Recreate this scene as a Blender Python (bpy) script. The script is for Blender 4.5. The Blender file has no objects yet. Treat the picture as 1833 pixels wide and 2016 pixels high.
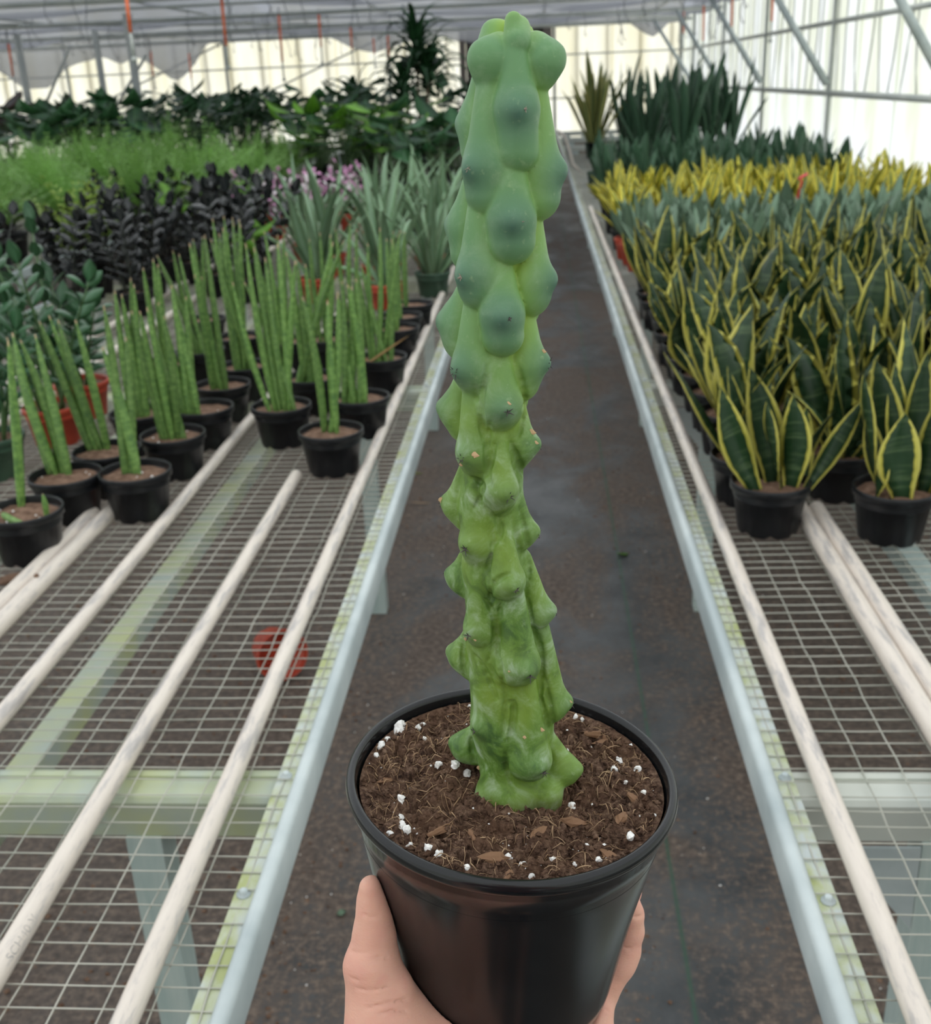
import bpy, math, random
import numpy as np
from mathutils import Vector, Matrix, Euler

# ------------------------------------------------------------------ camera, sky, exposure
SC = bpy.context.scene
COL = SC.collection
W, H, FPX = 1833, 2016, 2130.0
PITCH, YAW, ROLL = math.radians(21.756), math.radians(4.470), math.radians(-2.482)
CAM = np.array([0.0, 0.0, 1.60])
_cp, _sp, _cy, _sy = math.cos(PITCH), math.sin(PITCH), math.cos(YAW), math.sin(YAW)
FWD = np.array([-_sy*_cp, _cy*_cp, -_sp]); _r = np.array([_cy, _sy, 0.0]); _u = np.cross(_r, FWD)
RGT = math.cos(ROLL)*_r + math.sin(ROLL)*_u
UPV = -math.sin(ROLL)*_r + math.cos(ROLL)*_u
cam = bpy.data.cameras.new('camera'); cam_ob = bpy.data.objects.new('camera', cam); COL.objects.link(cam_ob)
cam.sensor_fit = 'HORIZONTAL'; cam.sensor_width = 36.0; cam.lens = 36.0*FPX/W
cam.clip_start = 0.02; cam.clip_end = 200
cam_ob.matrix_world = Matrix(((RGT[0], UPV[0], -FWD[0], CAM[0]), (RGT[1], UPV[1], -FWD[1], CAM[1]),
                              (RGT[2], UPV[2], -FWD[2], CAM[2]), (0, 0, 0, 1)))
cam.dof.use_dof = True; cam.dof.focus_distance = 0.50; cam.dof.aperture_fstop = 20.0
SC.camera = cam_ob

world = bpy.data.worlds.new('overcast_sky'); SC.world = world; world.use_nodes = True
_bg = world.node_tree.nodes['Background']
_bg.inputs[0].default_value = (0.95, 0.975, 1.0, 1); _bg.inputs[1].default_value = 1.50      # even overcast sky, the scene's only light
SC.view_settings.view_transform = 'Standard'; SC.view_settings.look = 'None'
SC.view_settings.exposure = 0.0; SC.view_settings.gamma = 1.0; SC.view_settings.use_curve_mapping = False
SC.cycles.max_bounces = 8; SC.cycles.diffuse_bounces = 4; SC.cycles.glossy_bounces = 3
SC.cycles.transparent_max_bounces = 16; SC.cycles.transmission_bounces = 4
SC.cycles.use_denoising = True

# ------------------------------------------------------------------ pixel -> place (a pixel is only a direction)
def ray(x, y): return FWD + RGT*((x-W/2)/FPX) - UPV*((y-H/2)/FPX)
def on_z(x, y, z): d = ray(x, y); return CAM + d*((z-CAM[2])/d[2])
def on_y(x, y, Y): d = ray(x, y); return CAM + d*((Y-CAM[1])/d[1])
def on_x(x, y, X): d = ray(x, y); return CAM + d*((X-CAM[0])/d[0])
def V3(p): return Vector((float(p[0]), float(p[1]), float(p[2])))

# ------------------------------------------------------------------ objects
def link(o, parent=None):
    COL.objects.link(o)
    if parent is not None: o.parent = parent
    return o
def tag(o, label=None, cat=None, group=None, kind=None):
    for k, v in (('label', label), ('category', cat), ('group', group), ('kind', kind)):
        if v: o[k] = v
    return o
def empty(name, loc=(0, 0, 0), rz=0.0, label=None, cat=None, group=None):
    o = bpy.data.objects.new(name, None); o.empty_display_size = 0.05; link(o)
    o.location = Vector([float(c) for c in loc]); o.rotation_euler = (0, 0, rz)
    return tag(o, label, cat, group)
def inst(name, mesh, parent=None, loc=(0, 0, 0), rot=(0, 0, 0), scale=(1, 1, 1)):
    o = bpy.data.objects.new(name, mesh); link(o, parent)
    o.location = Vector([float(c) for c in loc]); o.rotation_euler = rot; o.scale = scale
    return o
def np_mesh(name, v, quads, mat, smooth=True, tris=None):
    me = bpy.data.meshes.new(name)
    v = np.asarray(v, dtype=np.float32); nq = 0 if quads is None else len(quads); nt = 0 if tris is None else len(tris)
    me.vertices.add(len(v)); me.vertices.foreach_set('co', v.ravel())
    li = []
    if nq: li.append(np.asarray(quads, dtype=np.int32).ravel())
    if nt: li.append(np.asarray(tris, dtype=np.int32).ravel())
    li = np.concatenate(li); me.loops.add(len(li)); me.loops.foreach_set('vertex_index', li)
    me.polygons.add(nq+nt)
    st = np.concatenate([np.arange(nq)*4, nq*4+np.arange(nt)*3]).astype(np.int32)
    me.polygons.foreach_set('loop_start', st)
    me.polygons.foreach_set('use_smooth', np.full(nq+nt, smooth, dtype=bool))
    me.materials.append(mat); me.update(calc_edges=True); me.validate()
    return me

class MB:
    """collects shapes, builds ONE mesh"""
    def __init__(s): s.v = []; s.f = []; s.uv = {}
    def add(s, v, f, uv=None):
        o = len(s.v); s.v += [tuple(float(c) for c in p) for p in v]; s.f += [tuple(i+o for i in q) for q in f]
        if uv is not None:
            for i, c in enumerate(uv): s.uv[o+i] = c
        return s
    def box(s, c, d, M=None):
        x, y, z = d[0]/2, d[1]/2, d[2]/2
        v = [Vector((a*x, b*y, e*z)) for e in (-1, 1) for b in (-1, 1) for a in (-1, 1)]
        if M is not None: v = [M @ p for p in v]
        v = [p+Vector(c) for p in v]
        return s.add(v, [(0, 2, 3, 1), (4, 5, 7, 6), (0, 1, 5, 4), (2, 6, 7, 3), (0, 4, 6, 2), (1, 3, 7, 5)])
    def tube(s, pts, r, n=6, cap=True, squash=None):
        pts = [Vector(p) for p in pts]; m = len(pts); rr = r if hasattr(r, '__len__') else [r]*m
        T = (pts[-1]-pts[0]).normalized() if (pts[-1]-pts[0]).length > 1e-9 else Vector((0, 0, 1))
        ref = Vector((0, 0, 1)) if abs(T.z) < .9 else Vector((1, 0, 0))
        v = []; uv = []
        for i, p in enumerate(pts):
            t = (pts[min(i+1, m-1)]-pts[max(i-1, 0)]).normalized()
            a = t.cross(ref); a = a.normalized() if a.length > 1e-6 else Vector((0, 1, 0)); b = a.cross(t)
            for k in range(n):
                g = 2*math.pi*k/n
                v.append(p+(a*math.cos(g)+b*math.sin(g)*(squash or 1))*rr[i]); uv.append((k/n, i/(m-1)))
        f = [(i*n+k, i*n+(k+1) % n, (i+1)*n+(k+1) % n, (i+1)*n+k) for i in range(m-1) for k in range(n)]
        if cap: f += [tuple(reversed(range(n))), tuple((m-1)*n+k for k in range(n))]
        return s.add(v, f, uv)
    def lathe(s, prof, n=24, c=(0, 0, 0), ends=True):
        v = [(c[0]+r*math.cos(2*math.pi*k/n), c[1]+r*math.sin(2*math.pi*k/n), c[2]+z) for r, z in prof for k in range(n)]
        m = len(prof)
        f = [(i*n+k, i*n+(k+1) % n, (i+1)*n+(k+1) % n, (i+1)*n+k) for i in range(m-1) for k in range(n)]
        if ends: f += [tuple(reversed(range(n))), tuple((m-1)*n+k for k in range(n))]
        return s.add(v, f)
    def mesh(s, name, mat, smooth=False):
        me = bpy.data.meshes.new(name); me.from_pydata(s.v, [], s.f); me.materials.append(mat)
        if smooth: me.polygons.foreach_set('use_smooth', [True]*len(me.polygons))
        if s.uv:
            l = me.uv_layers.new(name='UVMap'); vi = np.zeros(len(me.loops), dtype=np.int32); me.loops.foreach_get('vertex_index', vi)
            l.data.foreach_set('uv', np.array([s.uv.get(int(i), (0, 0)) for i in vi], dtype=np.float32).ravel())
        me.update(); return me
    def build(s, name, mat, parent=None, smooth=False, loc=(0, 0, 0)):
        return inst(name, s.mesh(name, mat, smooth), parent, loc)

# ------------------------------------------------------------------ numpy helpers: value noise, distance-field surfaces
def vnoise(p, seed=0):
    p = np.asarray(p, dtype=np.float64); i = np.floor(p).astype(np.int64); f = p-i; f = f*f*(3-2*f)
    def h(a):
        n = (a[..., 0]*374761393+a[..., 1]*668265263+a[..., 2]*2147483647+seed*1274126177) & 0x7fffffff
        n = ((n ^ (n >> 13))*1274126177) & 0x7fffffff; n = n ^ (n >> 16)
        return (n & 0xffff)/65535.0
    r = 0
    for dx in (0, 1):
        for dy in (0, 1):
            for dz in (0, 1):
                w = (f[..., 0] if dx else 1-f[..., 0])*(f[..., 1] if dy else 1-f[..., 1])*(f[..., 2] if dz else 1-f[..., 2])
                r = r+w*h(i+np.array([dx, dy, dz]))
    return r*2-1
def fbm(p, o=4, seed=0): return sum(vnoise(np.asarray(p)*2**k, seed+k)/2**k for k in range(o))

class Field:
    """signed distance grid; capsules with two radii blended into it, then turned into a quad surface"""
    def __init__(s, lo, hi, h):
        s.lo = np.array(lo, float); s.h = h; s.n = np.ceil((np.array(hi)-s.lo)/h).astype(int)+1
        s.d = np.full(s.n, 0.05, dtype=np.float32)
    def win(s, lo, hi):
        a = np.maximum(np.floor((np.array(lo)-s.lo)/s.h).astype(int), 0); b = np.minimum(np.ceil((np.array(hi)-s.lo)/s.h).astype(int)+1, s.n)
        if np.any(b <= a): return None, None
        g = [s.lo[i]+s.h*np.arange(a[i], b[i]) for i in range(3)]
        return tuple(slice(a[i], b[i]) for i in range(3)), (g[0][:, None, None], g[1][None, :, None], g[2][None, None, :])
    def cone(s, A, rA, B, rB, k=0.003, sub=False, flat=None):
        A = np.array(A, float); B = np.array(B, float); m = max(rA, rB)+3*k+s.h*3
        sl, g = s.win(np.minimum(A, B)-m, np.maximum(A, B)+m)
        if sl is None: return s
        ab = B-A; L2 = max(ab@ab, 1e-12)
        P = [g[i]-A[i] for i in range(3)]
        t = np.clip((P[0]*ab[0]+P[1]*ab[1]+P[2]*ab[2])/L2, 0, 1)
        q = [P[i]-t*ab[i] for i in range(3)]
        if flat is not None:      # flat = (unit direction, factor): squeezed along that direction
            u, fa = np.array(flat[0], float), flat[1]; c = (q[0]*u[0]+q[1]*u[1]+q[2]*u[2])*(fa-1)
            q = [q[i]+c*u[i] for i in range(3)]
        e = (np.sqrt(q[0]**2+q[1]**2+q[2]**2)-(rA+(rB-rA)*t)).astype(np.float32)
        d = s.d[sl]
        if sub:
            hh = np.maximum(k-np.abs(d+e), 0)/k; s.d[sl] = np.maximum(d, -e)+hh*hh*k*0.25
        else:
            hh = np.maximum(k-np.abs(d-e), 0)/k; s.d[sl] = np.minimum(d, e)-hh*hh*k*0.25
        return s
    def blob(s, cones, kin, kout):
        """several cones blended with each other by kin, then joined to the rest by kout"""
        lo = np.min([np.minimum(A, B)-max(a, b) for A, a, B, b in cones], 0)-3*kin-s.h*3; hi = np.max([np.maximum(A, B)+max(a, b) for A, a, B, b in cones], 0)+3*kin+s.h*3
        sl, g = s.win(lo, hi)
        if sl is None: return s
        t_ = Field.__new__(Field); t_.h = s.h; t_.lo = s.lo+s.h*np.array([q.start for q in sl]); t_.n = np.array([q.stop-q.start for q in sl]); t_.d = np.full(t_.n, .05, dtype=np.float32)
        for A, a, B, b in cones: t_.cone(A, a, B, b, kin)
        d = s.d[sl]; hh = np.maximum(kout-np.abs(d-t_.d), 0)/kout; s.d[sl] = np.minimum(d, t_.d)-hh*hh*kout*.25
        return s
    def surface(s):
        d = s.d; ins = d < 0; n = np.array(d.shape)-1
        cs = [(i, j, k) for i in (0, 1) for j in (0, 1) for k in (0, 1)]
        sub = lambda a, c: a[c[0]:c[0]+n[0], c[1]:c[1]+n[1], c[2]:c[2]+n[2]]
        cnt = sum(sub(ins, c).astype(np.int8) for c in cs); cell = (cnt > 0) & (cnt < 8)
        ix = np.argwhere(cell); idx = np.full(n, -1, dtype=np.int32); idx[cell] = np.arange(len(ix))
        acc = np.zeros((len(ix), 3)); num = np.zeros(len(ix))
        for a in cs:
            for ax in range(3):
                if a[ax]: continue
                b = list(a); b[ax] = 1
                da = d[ix[:, 0]+a[0], ix[:, 1]+a[1], ix[:, 2]+a[2]]; db = d[ix[:, 0]+b[0], ix[:, 1]+b[1], ix[:, 2]+b[2]]
                m = (da < 0) != (db < 0); t = np.where(m, da/np.where(m, da-db, 1), 0)
                p = np.tile(np.array(a, float), (len(ix), 1)); p[:, ax] += t
                acc[m] += p[m]; num[m] += 1
        v = s.lo+s.h*(ix+acc/num[:, None])
        quads = []
        for ax in range(3):
            o1, o2 = (ax+1) % 3, (ax+2) % 3
            sa = [slice(None)]*3; sb = [slice(None)]*3; sa[ax] = slice(0, -1); sb[ax] = slice(1, None)
            ch = ins[tuple(sa)] != ins[tuple(sb)]; e = np.argwhere(ch)
            e = e[(e[:, o1] > 0) & (e[:, o2] > 0) & (e[:, o1] < n[o1]) & (e[:, o2] < n[o2])]
            q = []
            for (p1, p2) in ((1, 1), (0, 1), (0, 0), (1, 0)):
                c = e.copy(); c[:, o1] -= p1; c[:, o2] -= p2; q.append(idx[c[:, 0], c[:, 1], c[:, 2]])
            q = np.stack(q, 1); fl = ins[e[:, 0], e[:, 1], e[:, 2]]; q[~fl] = q[~fl][:, ::-1]; quads.append(q)
        return v, np.concatenate(quads)
# ------------------------------------------------------------------ materials (procedural)
def new_mat(name):
    m = bpy.data.materials.new(name); m.use_nodes = True
    nt = m.node_tree; b = nt.nodes['Principled BSDF']
    return m, nt, b
def N(nt, typ, **kw):
    n = nt.nodes.new(typ)
    for k, v in kw.items():
        if k.startswith('i_'): n.inputs[k[2:].replace('_', ' ')].default_value = v
        else: setattr(n, k, v)
    return n
def coords(nt, kind='Object', scale=(1, 1, 1)):
    t = N(nt, 'ShaderNodeTexCoord'); m = N(nt, 'ShaderNodeMapping'); m.inputs['Scale'].default_value = scale
    nt.links.new(t.outputs[kind], m.inputs['Vector']); return m.outputs[0]
def ramp(nt, fac, stops):
    r = N(nt, 'ShaderNodeValToRGB'); e = r.color_ramp.elements
    while len(e) < len(stops): e.new(0.5)
    for i, (p, c) in enumerate(stops): e[i].position = p; e[i].color = (*c, 1) if len(c) == 3 else c
    nt.links.new(fac, r.inputs[0]); return r.outputs[0]
def noise(nt, vec, scale, detail=4, rough=.55, dist=0):
    n = N(nt, 'ShaderNodeTexNoise'); n.inputs['Scale'].default_value = scale; n.inputs['Detail'].default_value = detail
    n.inputs['Roughness'].default_value = rough; n.inputs['Distortion'].default_value = dist
    nt.links.new(vec, n.inputs['Vector']); return n.outputs['Fac']
def mixc(nt, fac, a, b):
    m = N(nt, 'ShaderNodeMix', data_type='RGBA')
    for s, v in ((0, fac), (6, a), (7, b)):
        if hasattr(v, 'is_linked'): nt.links.new(v, m.inputs[s])
        else: m.inputs[s].default_value = v if s == 0 else (*v, 1)
    return m.outputs[2]
def bump(nt, b, h, strength=.3, dist=.01):
    n = N(nt, 'ShaderNodeBump'); n.inputs['Strength'].default_value = strength; n.inputs['Distance'].default_value = dist
    nt.links.new(h, n.inputs['Height']); nt.links.new(n.outputs[0], b.inputs['Normal'])
def simple(name, c1, c2=None, scale=8, rough=.5, sp=.5, coord='Object', sc=(1, 1, 1), lo=.35, hi=.65, bmp=0, bscale=None, bdist=.004, metal=0):
    m, nt, b = new_mat(name); b.inputs['Roughness'].default_value = rough; b.inputs['Specular IOR Level'].default_value = sp
    b.inputs['Metallic'].default_value = metal
    if c2 is None: b.inputs['Base Color'].default_value = (*c1, 1)
    else:
        v = coords(nt, coord, sc); f = noise(nt, v, scale)
        nt.links.new(ramp(nt, f, [(lo, c1), (hi, c2)]), b.inputs['Base Color'])
    if bmp:
        v = coords(nt, coord); bump(nt, b, noise(nt, v, bscale or scale*4), bmp, bdist)
    return m
def leafmat(name, stops, axis='across', rough=.42, trans=.12, bands=None, nscale=40, sp=.4):
    """colour across the blade from UV.x (0..1 edge to edge), noise along it"""
    m, nt, b = new_mat(name); uv = N(nt, 'ShaderNodeTexCoord'); sx = N(nt, 'ShaderNodeSeparateXYZ'); nt.links.new(uv.outputs['UV'], sx.inputs[0])
    a = N(nt, 'ShaderNodeMath', operation='SUBTRACT'); nt.links.new(sx.outputs[0], a.inputs[0]); a.inputs[1].default_value = .5
    ab = N(nt, 'ShaderNodeMath', operation='ABSOLUTE'); nt.links.new(a.outputs[0], ab.inputs[0])
    m2 = N(nt, 'ShaderNodeMath', operation='MULTIPLY'); nt.links.new(ab.outputs[0], m2.inputs[0]); m2.inputs[1].default_value = 2
    oi = N(nt, 'ShaderNodeObjectInfo')
    nz = noise(nt, coords(nt, 'Object'), nscale, 3)
    ad = N(nt, 'ShaderNodeMath', operation='MULTIPLY_ADD'); nt.links.new(nz, ad.inputs[0]); ad.inputs[1].default_value = .22; nt.links.new(m2.outputs[0], ad.inputs[2])
    sb = N(nt, 'ShaderNodeMath', operation='SUBTRACT'); nt.links.new(ad.outputs[0], sb.inputs[0]); sb.inputs[1].default_value = .11
    col = ramp(nt, sb.outputs[0] if axis == 'across' else sx.outputs[1], stops)
    if bands:
        bn = noise(nt, coords(nt, 'Object', (6, 6, 60)), bands[0], 3, .6, .3)
        inner = ramp(nt, m2.outputs[0], [(bands[3], (1, 1, 1)), (bands[3]+.12, (0, 0, 0))])
        mm = N(nt, 'ShaderNodeMath', operation='MULTIPLY'); nt.links.new(ramp(nt, bn, [(bands[1], (0, 0, 0)), (bands[1]+.14, (1, 1, 1))]), mm.inputs[0]); nt.links.new(inner, mm.inputs[1])
        col = mixc(nt, mm.outputs[0], col, bands[2])
    hs = N(nt, 'ShaderNodeHueSaturation'); nt.links.new(col, hs.inputs['Color'])
    mr = N(nt, 'ShaderNodeMapRange'); nt.links.new(oi.outputs['Random'], mr.inputs[0]); mr.inputs[3].default_value = .78; mr.inputs[4].default_value = 1.22
    nt.links.new(mr.outputs[0], hs.inputs['Value'])
    nt.links.new(hs.outputs[0], b.inputs['Base Color']); b.inputs['Roughness'].default_value = rough; b.inputs['Specular IOR Level'].default_value = sp
    if trans:
        tl = N(nt, 'ShaderNodeBsdfTranslucent'); nt.links.new(hs.outputs[0], tl.inputs[0]); mx = N(nt, 'ShaderNodeMixShader'); mx.inputs[0].default_value = trans
        out = nt.nodes['Material Output']; nt.links.new(b.outputs[0], mx.inputs[1]); nt.links.new(tl.outputs[0], mx.inputs[2]); nt.links.new(mx.outputs[0], out.inputs[0])
    return m

def sheet_mat(name, base, stain, transp, streak=(40, 40, 1.2), lo=.45, hi=.75, thin=1.0):
    """plastic film or sheet: scatters daylight through, lets a little straight through"""
    m, nt, b = new_mat(name); nt.nodes.remove(b); out = nt.nodes['Material Output']
    v = coords(nt, 'Object', streak); f = noise(nt, v, 1.0, 5, .6)
    v2 = coords(nt, 'Object', (.35, .35, .25)); f2 = noise(nt, v2, 1.0, 3)
    ad = N(nt, 'ShaderNodeMath', operation='MULTIPLY'); nt.links.new(f, ad.inputs[0]); nt.links.new(f2, ad.inputs[1])
    sq = N(nt, 'ShaderNodeMath', operation='SQRT'); nt.links.new(ad.outputs[0], sq.inputs[0])
    c = ramp(nt, sq.outputs[0], [(lo, base), (hi, stain)])
    tl = N(nt, 'ShaderNodeBsdfTranslucent'); nt.links.new(c, tl.inputs[0])
    df = N(nt, 'ShaderNodeBsdfDiffuse'); nt.links.new(c, df.inputs[0])
    tr = N(nt, 'ShaderNodeBsdfTransparent'); nt.links.new(c, tr.inputs[0])
    m1 = N(nt, 'ShaderNodeMixShader'); m1.inputs[0].default_value = thin; nt.links.new(df.outputs[0], m1.inputs[1]); nt.links.new(tl.outputs[0], m1.inputs[2])
    m2 = N(nt, 'ShaderNodeMixShader'); m2.inputs[0].default_value = transp; nt.links.new(m1.outputs[0], m2.inputs[1]); nt.links.new(tr.outputs[0], m2.inputs[2])
    nt.links.new(m2.outputs[0], out.inputs[0]); return m

MT = {}
MT['galv'] = simple('galvanised_steel', (.37, .43, .44), (.54, .60, .60), 6, .42, .5, bmp=.05, bscale=40)
def galv_algae():
    m, nt, b = new_mat('galvanised_steel_with_algae'); v = coords(nt, 'Object', (14, 9, 9))
    c = ramp(nt, noise(nt, v, 1.5, 5, .65), [(.38, (.48, .53, .52)), (.50, (.46, .50, .36)), (.64, (.36, .40, .17))])
    nt.links.new(c, b.inputs['Base Color']); b.inputs['Roughness'].default_value = .55; return m
MT['galv_algae'] = galv_algae()
MT['galv_beam'] = simple('pale_green_stained_steel', (.40, .46, .42), (.46, .50, .28), 9, .5, .4)
MT['galv_beam2'] = simple('pale_grey_beam_steel', (.46, .50, .47), (.56, .58, .52), 3.5, .5, .4)
MT['wire'] = simple('galvanised_wire', (.38, .39, .33), (.54, .53, .46), 9, .45, .5)
def pvc_mat():
    m, nt, b = new_mat('weathered_white_pvc')
    f = noise(nt, coords(nt, 'Object', (55, 7, 55)), 1.3, 6, .68); c = ramp(nt, f, [(.36, (.72, .65, .575)), (.50, (.68, .61, .54)), (.60, (.48, .445, .42)), (.72, (.36, .335, .32))])
    f2 = noise(nt, coords(nt, 'Object', (3, 1.1, 3)), 2.1, 2); c2 = mixc(nt, ramp(nt, f2, [(.70, (0, 0, 0)), (.74, (1, 1, 1))]), c, (.50, .30, .20))
    nt.links.new(c2, b.inputs['Base Color']); b.inputs['Roughness'].default_value = .38; return m
MT['pvc'] = pvc_mat()
MT['post'] = simple('grey_steel_tube', (.42, .45, .43), (.52, .54, .50), 5, .45)
MT['post_dark'] = simple('dark_grey_steel_post', (.10, .115, .11), (.16, .17, .16), 5, .5)
MT['purlin'] = MT['post']
MT['hanger'] = simple('grey_hanger_wire', (.16, .17, .18), None)
MT['orange'] = simple('orange_plastic', (.78, .14, .04), (.85, .19, .06), 20, .45)
MT['black_plastic'] = simple('black_plastic', (.010, .011, .013), (.016, .017, .019), 30, .36, .5)
MT['pot_black'] = simple('black_nursery_pot', (.008, .009, .011), (.014, .015, .018), 14, .34, .35)
MT['pot_red'] = simple('terracotta_red_plastic', (.42, .050, .025), (.52, .075, .035), 12, .45)
MT['pot_green'] = simple('dark_green_plastic', (.040, .085, .055), (.055, .11, .07), 12, .4)
MT['soil'] = simple('brown_potting_mix', (.11, .062, .040), (.24, .15, .105), 55, .9, .2, bmp=.6, bscale=120, bdist=.004)
MT['perlite'] = simple('white_perlite', (.80, .79, .76), (.90, .89, .87), 300, .8, .2)
MT['mulch'] = simple('wood_chip', (.16, .085, .050), (.26, .15, .085), 120, .8, .2, sc=(1, 6, 1))
MT['fibre'] = simple('coir_fibre', (.30, .18, .10), (.52, .36, .22), 90, .8, .2)
def floor_mat():
    m, nt, b = new_mat('black_ground_cloth_with_dirt')
    v = coords(nt, 'Object'); big = noise(nt, coords(nt, 'Object', (1.0, .6, 1)), 2.3, 8, .68, .6); fine = noise(nt, v, 55, 4, .7)
    weave = N(nt, 'ShaderNodeTexWave'); weave.inputs['Scale'].default_value = 110; nt.links.new(v, weave.inputs['Vector'])
    cloth = mixc(nt, ramp(nt, noise(nt, v, 5, 4), [(.35, (0, 0, 0)), (.7, (1, 1, 1))]), (.042, .046, .050), (.105, .108, .112))
    dirt = ramp(nt, fine, [(.30, (.040, .029, .023)), (.50, (.105, .078, .063)), (.72, (.22, .165, .13))])
    mk = N(nt, 'ShaderNodeMath', operation='MULTIPLY_ADD'); nt.links.new(fine, mk.inputs[0]); mk.inputs[1].default_value = .25; nt.links.new(big, mk.inputs[2])
    sx = N(nt, 'ShaderNodeSeparateXYZ'); nt.links.new(v, sx.inputs[0])
    col = mixc(nt, ramp(nt, mk.outputs[0], [(.55, (0, 0, 0)), (.70, (.92, .92, .92))]), cloth, dirt)
    # soil spilled under the benches: more dirt away from the aisle
    ab = N(nt, 'ShaderNodeMath', operation='ABSOLUTE'); nt.links.new(sx.outputs[0], ab.inputs[0])
    under = N(nt, 'ShaderNodeMath', operation='MULTIPLY_ADD'); nt.links.new(fine, under.inputs[0]); under.inputs[1].default_value = .9; nt.links.new(ab.outputs[0], under.inputs[2])
    col = mixc(nt, ramp(nt, under.outputs[0], [(.80, (0, 0, 0)), (1.15, (.90, .90, .90))]), col, dirt)
    # green marker threads woven into the cloth
    ln = N(nt, 'ShaderNodeMath', operation='ABSOLUTE'); ad = N(nt, 'ShaderNodeMath', operation='ADD'); nt.links.new(sx.outputs[0], ad.inputs[0]); ad.inputs[1].default_value = -.262
    nt.links.new(ad.outputs[0], ln.inputs[0])
    line = ramp(nt, ln.outputs[0], [(.0, (1, 1, 1)), (.006, (0, 0, 0))])
    col = mixc(nt, line, col, (.035, .085, .055))
    nt.links.new(col, b.inputs['Base Color'])
    r = ramp(nt, mk.outputs[0], [(.5, (.42, .42, .42)), (.72, (.85, .85, .85))]); nt.links.new(r, b.inputs['Roughness'])
    bump(nt, b, fine, .35, .004); return m
MT['floor'] = floor_mat()
MT['wall'] = sheet_mat('white_corrugated_sheet', (.90, .92, .90), (.58, .60, .28), .12, (3.0, 3.0, .35), .47, .70, .9)
MT['wall_back'] = sheet_mat('yellowed_corrugated_sheet', (.97, .95, .84), (.70, .63, .36), .12, (2.4, 2.4, .3), .42, .70, .9)
MT['film'] = sheet_mat('clear_roof_film', (.96, .97, .97), (.86, .88, .86), .72, (.5, .5, .5), .4, .8, 1.0)
MT['cloth'] = sheet_mat('grey_shade_cloth', (.36, .37, .40), (.27, .28, .31), .42, (.4, .4, .4), .35, .7, .75)
MT['board'] = simple('weathered_base_board', (.24, .21, .17), (.34, .31, .26), 4, .7)
MT['label_red'] = simple('red_ribbon', (.75, .05, .06), None, rough=.5)
MT['tag_white'] = simple('white_plastic_tag', (.85, .85, .82), None, rough=.4)
MT['blotch'] = simple('corky_scar', (.50, .33, .17), (.62, .44, .26), 300, .8)
MT['spine'] = simple('dark_spine', (.030, .026, .026), (.07, .06, .055), 400, .6)
MT['hanger_pale'] = simple('pale_grey_cord', (.52, .53, .50), None)
MT['post_tan'] = simple('weathered_timber', (.46, .42, .30), (.56, .52, .40), 5, .6)
MT['fan_brown'] = simple('brown_painted_steel', (.13, .11, .095), (.20, .17, .15), 5, .6)
MT['galv_leg'] = simple('blue_grey_steel_leg', (.40, .50, .48), (.50, .58, .55), 7, .45, sc=(9, 9, .8))
MT['pot_gloss'] = simple('glossy_black_plastic', (.005, .006, .007), (.009, .010, .011), 30, .20, .38, bmp=.04, bscale=25, bdist=.002)
MT['spine_pale'] = simple('pale_spine', (.42, .36, .28), (.20, .16, .13), 500, .7)
def soil_near():
    m, nt, b = new_mat('peat_and_coir'); v = coords(nt, 'Object')
    f = noise(nt, v, 260, 6, .7); c = ramp(nt, f, [(.32, (.020, .011, .008)), (.46, (.100, .056, .038)), (.58, (.21, .130, .088)), (.72, (.38, .26, .18))])
    f2 = noise(nt, v, 45, 3); c = mixc(nt, ramp(nt, f2, [(.42, (0, 0, 0)), (.62, (.55, .55, .55))]), c, (.17, .095, .058))
    nt.links.new(c, b.inputs['Base Color']); b.inputs['Roughness'].default_value = .9; b.inputs['Specular IOR Level'].default_value = .15
    bump(nt, b, noise(nt, v, 900, 4, .7), .9, .002); return m
MT['soil_near'] = soil_near()
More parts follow.
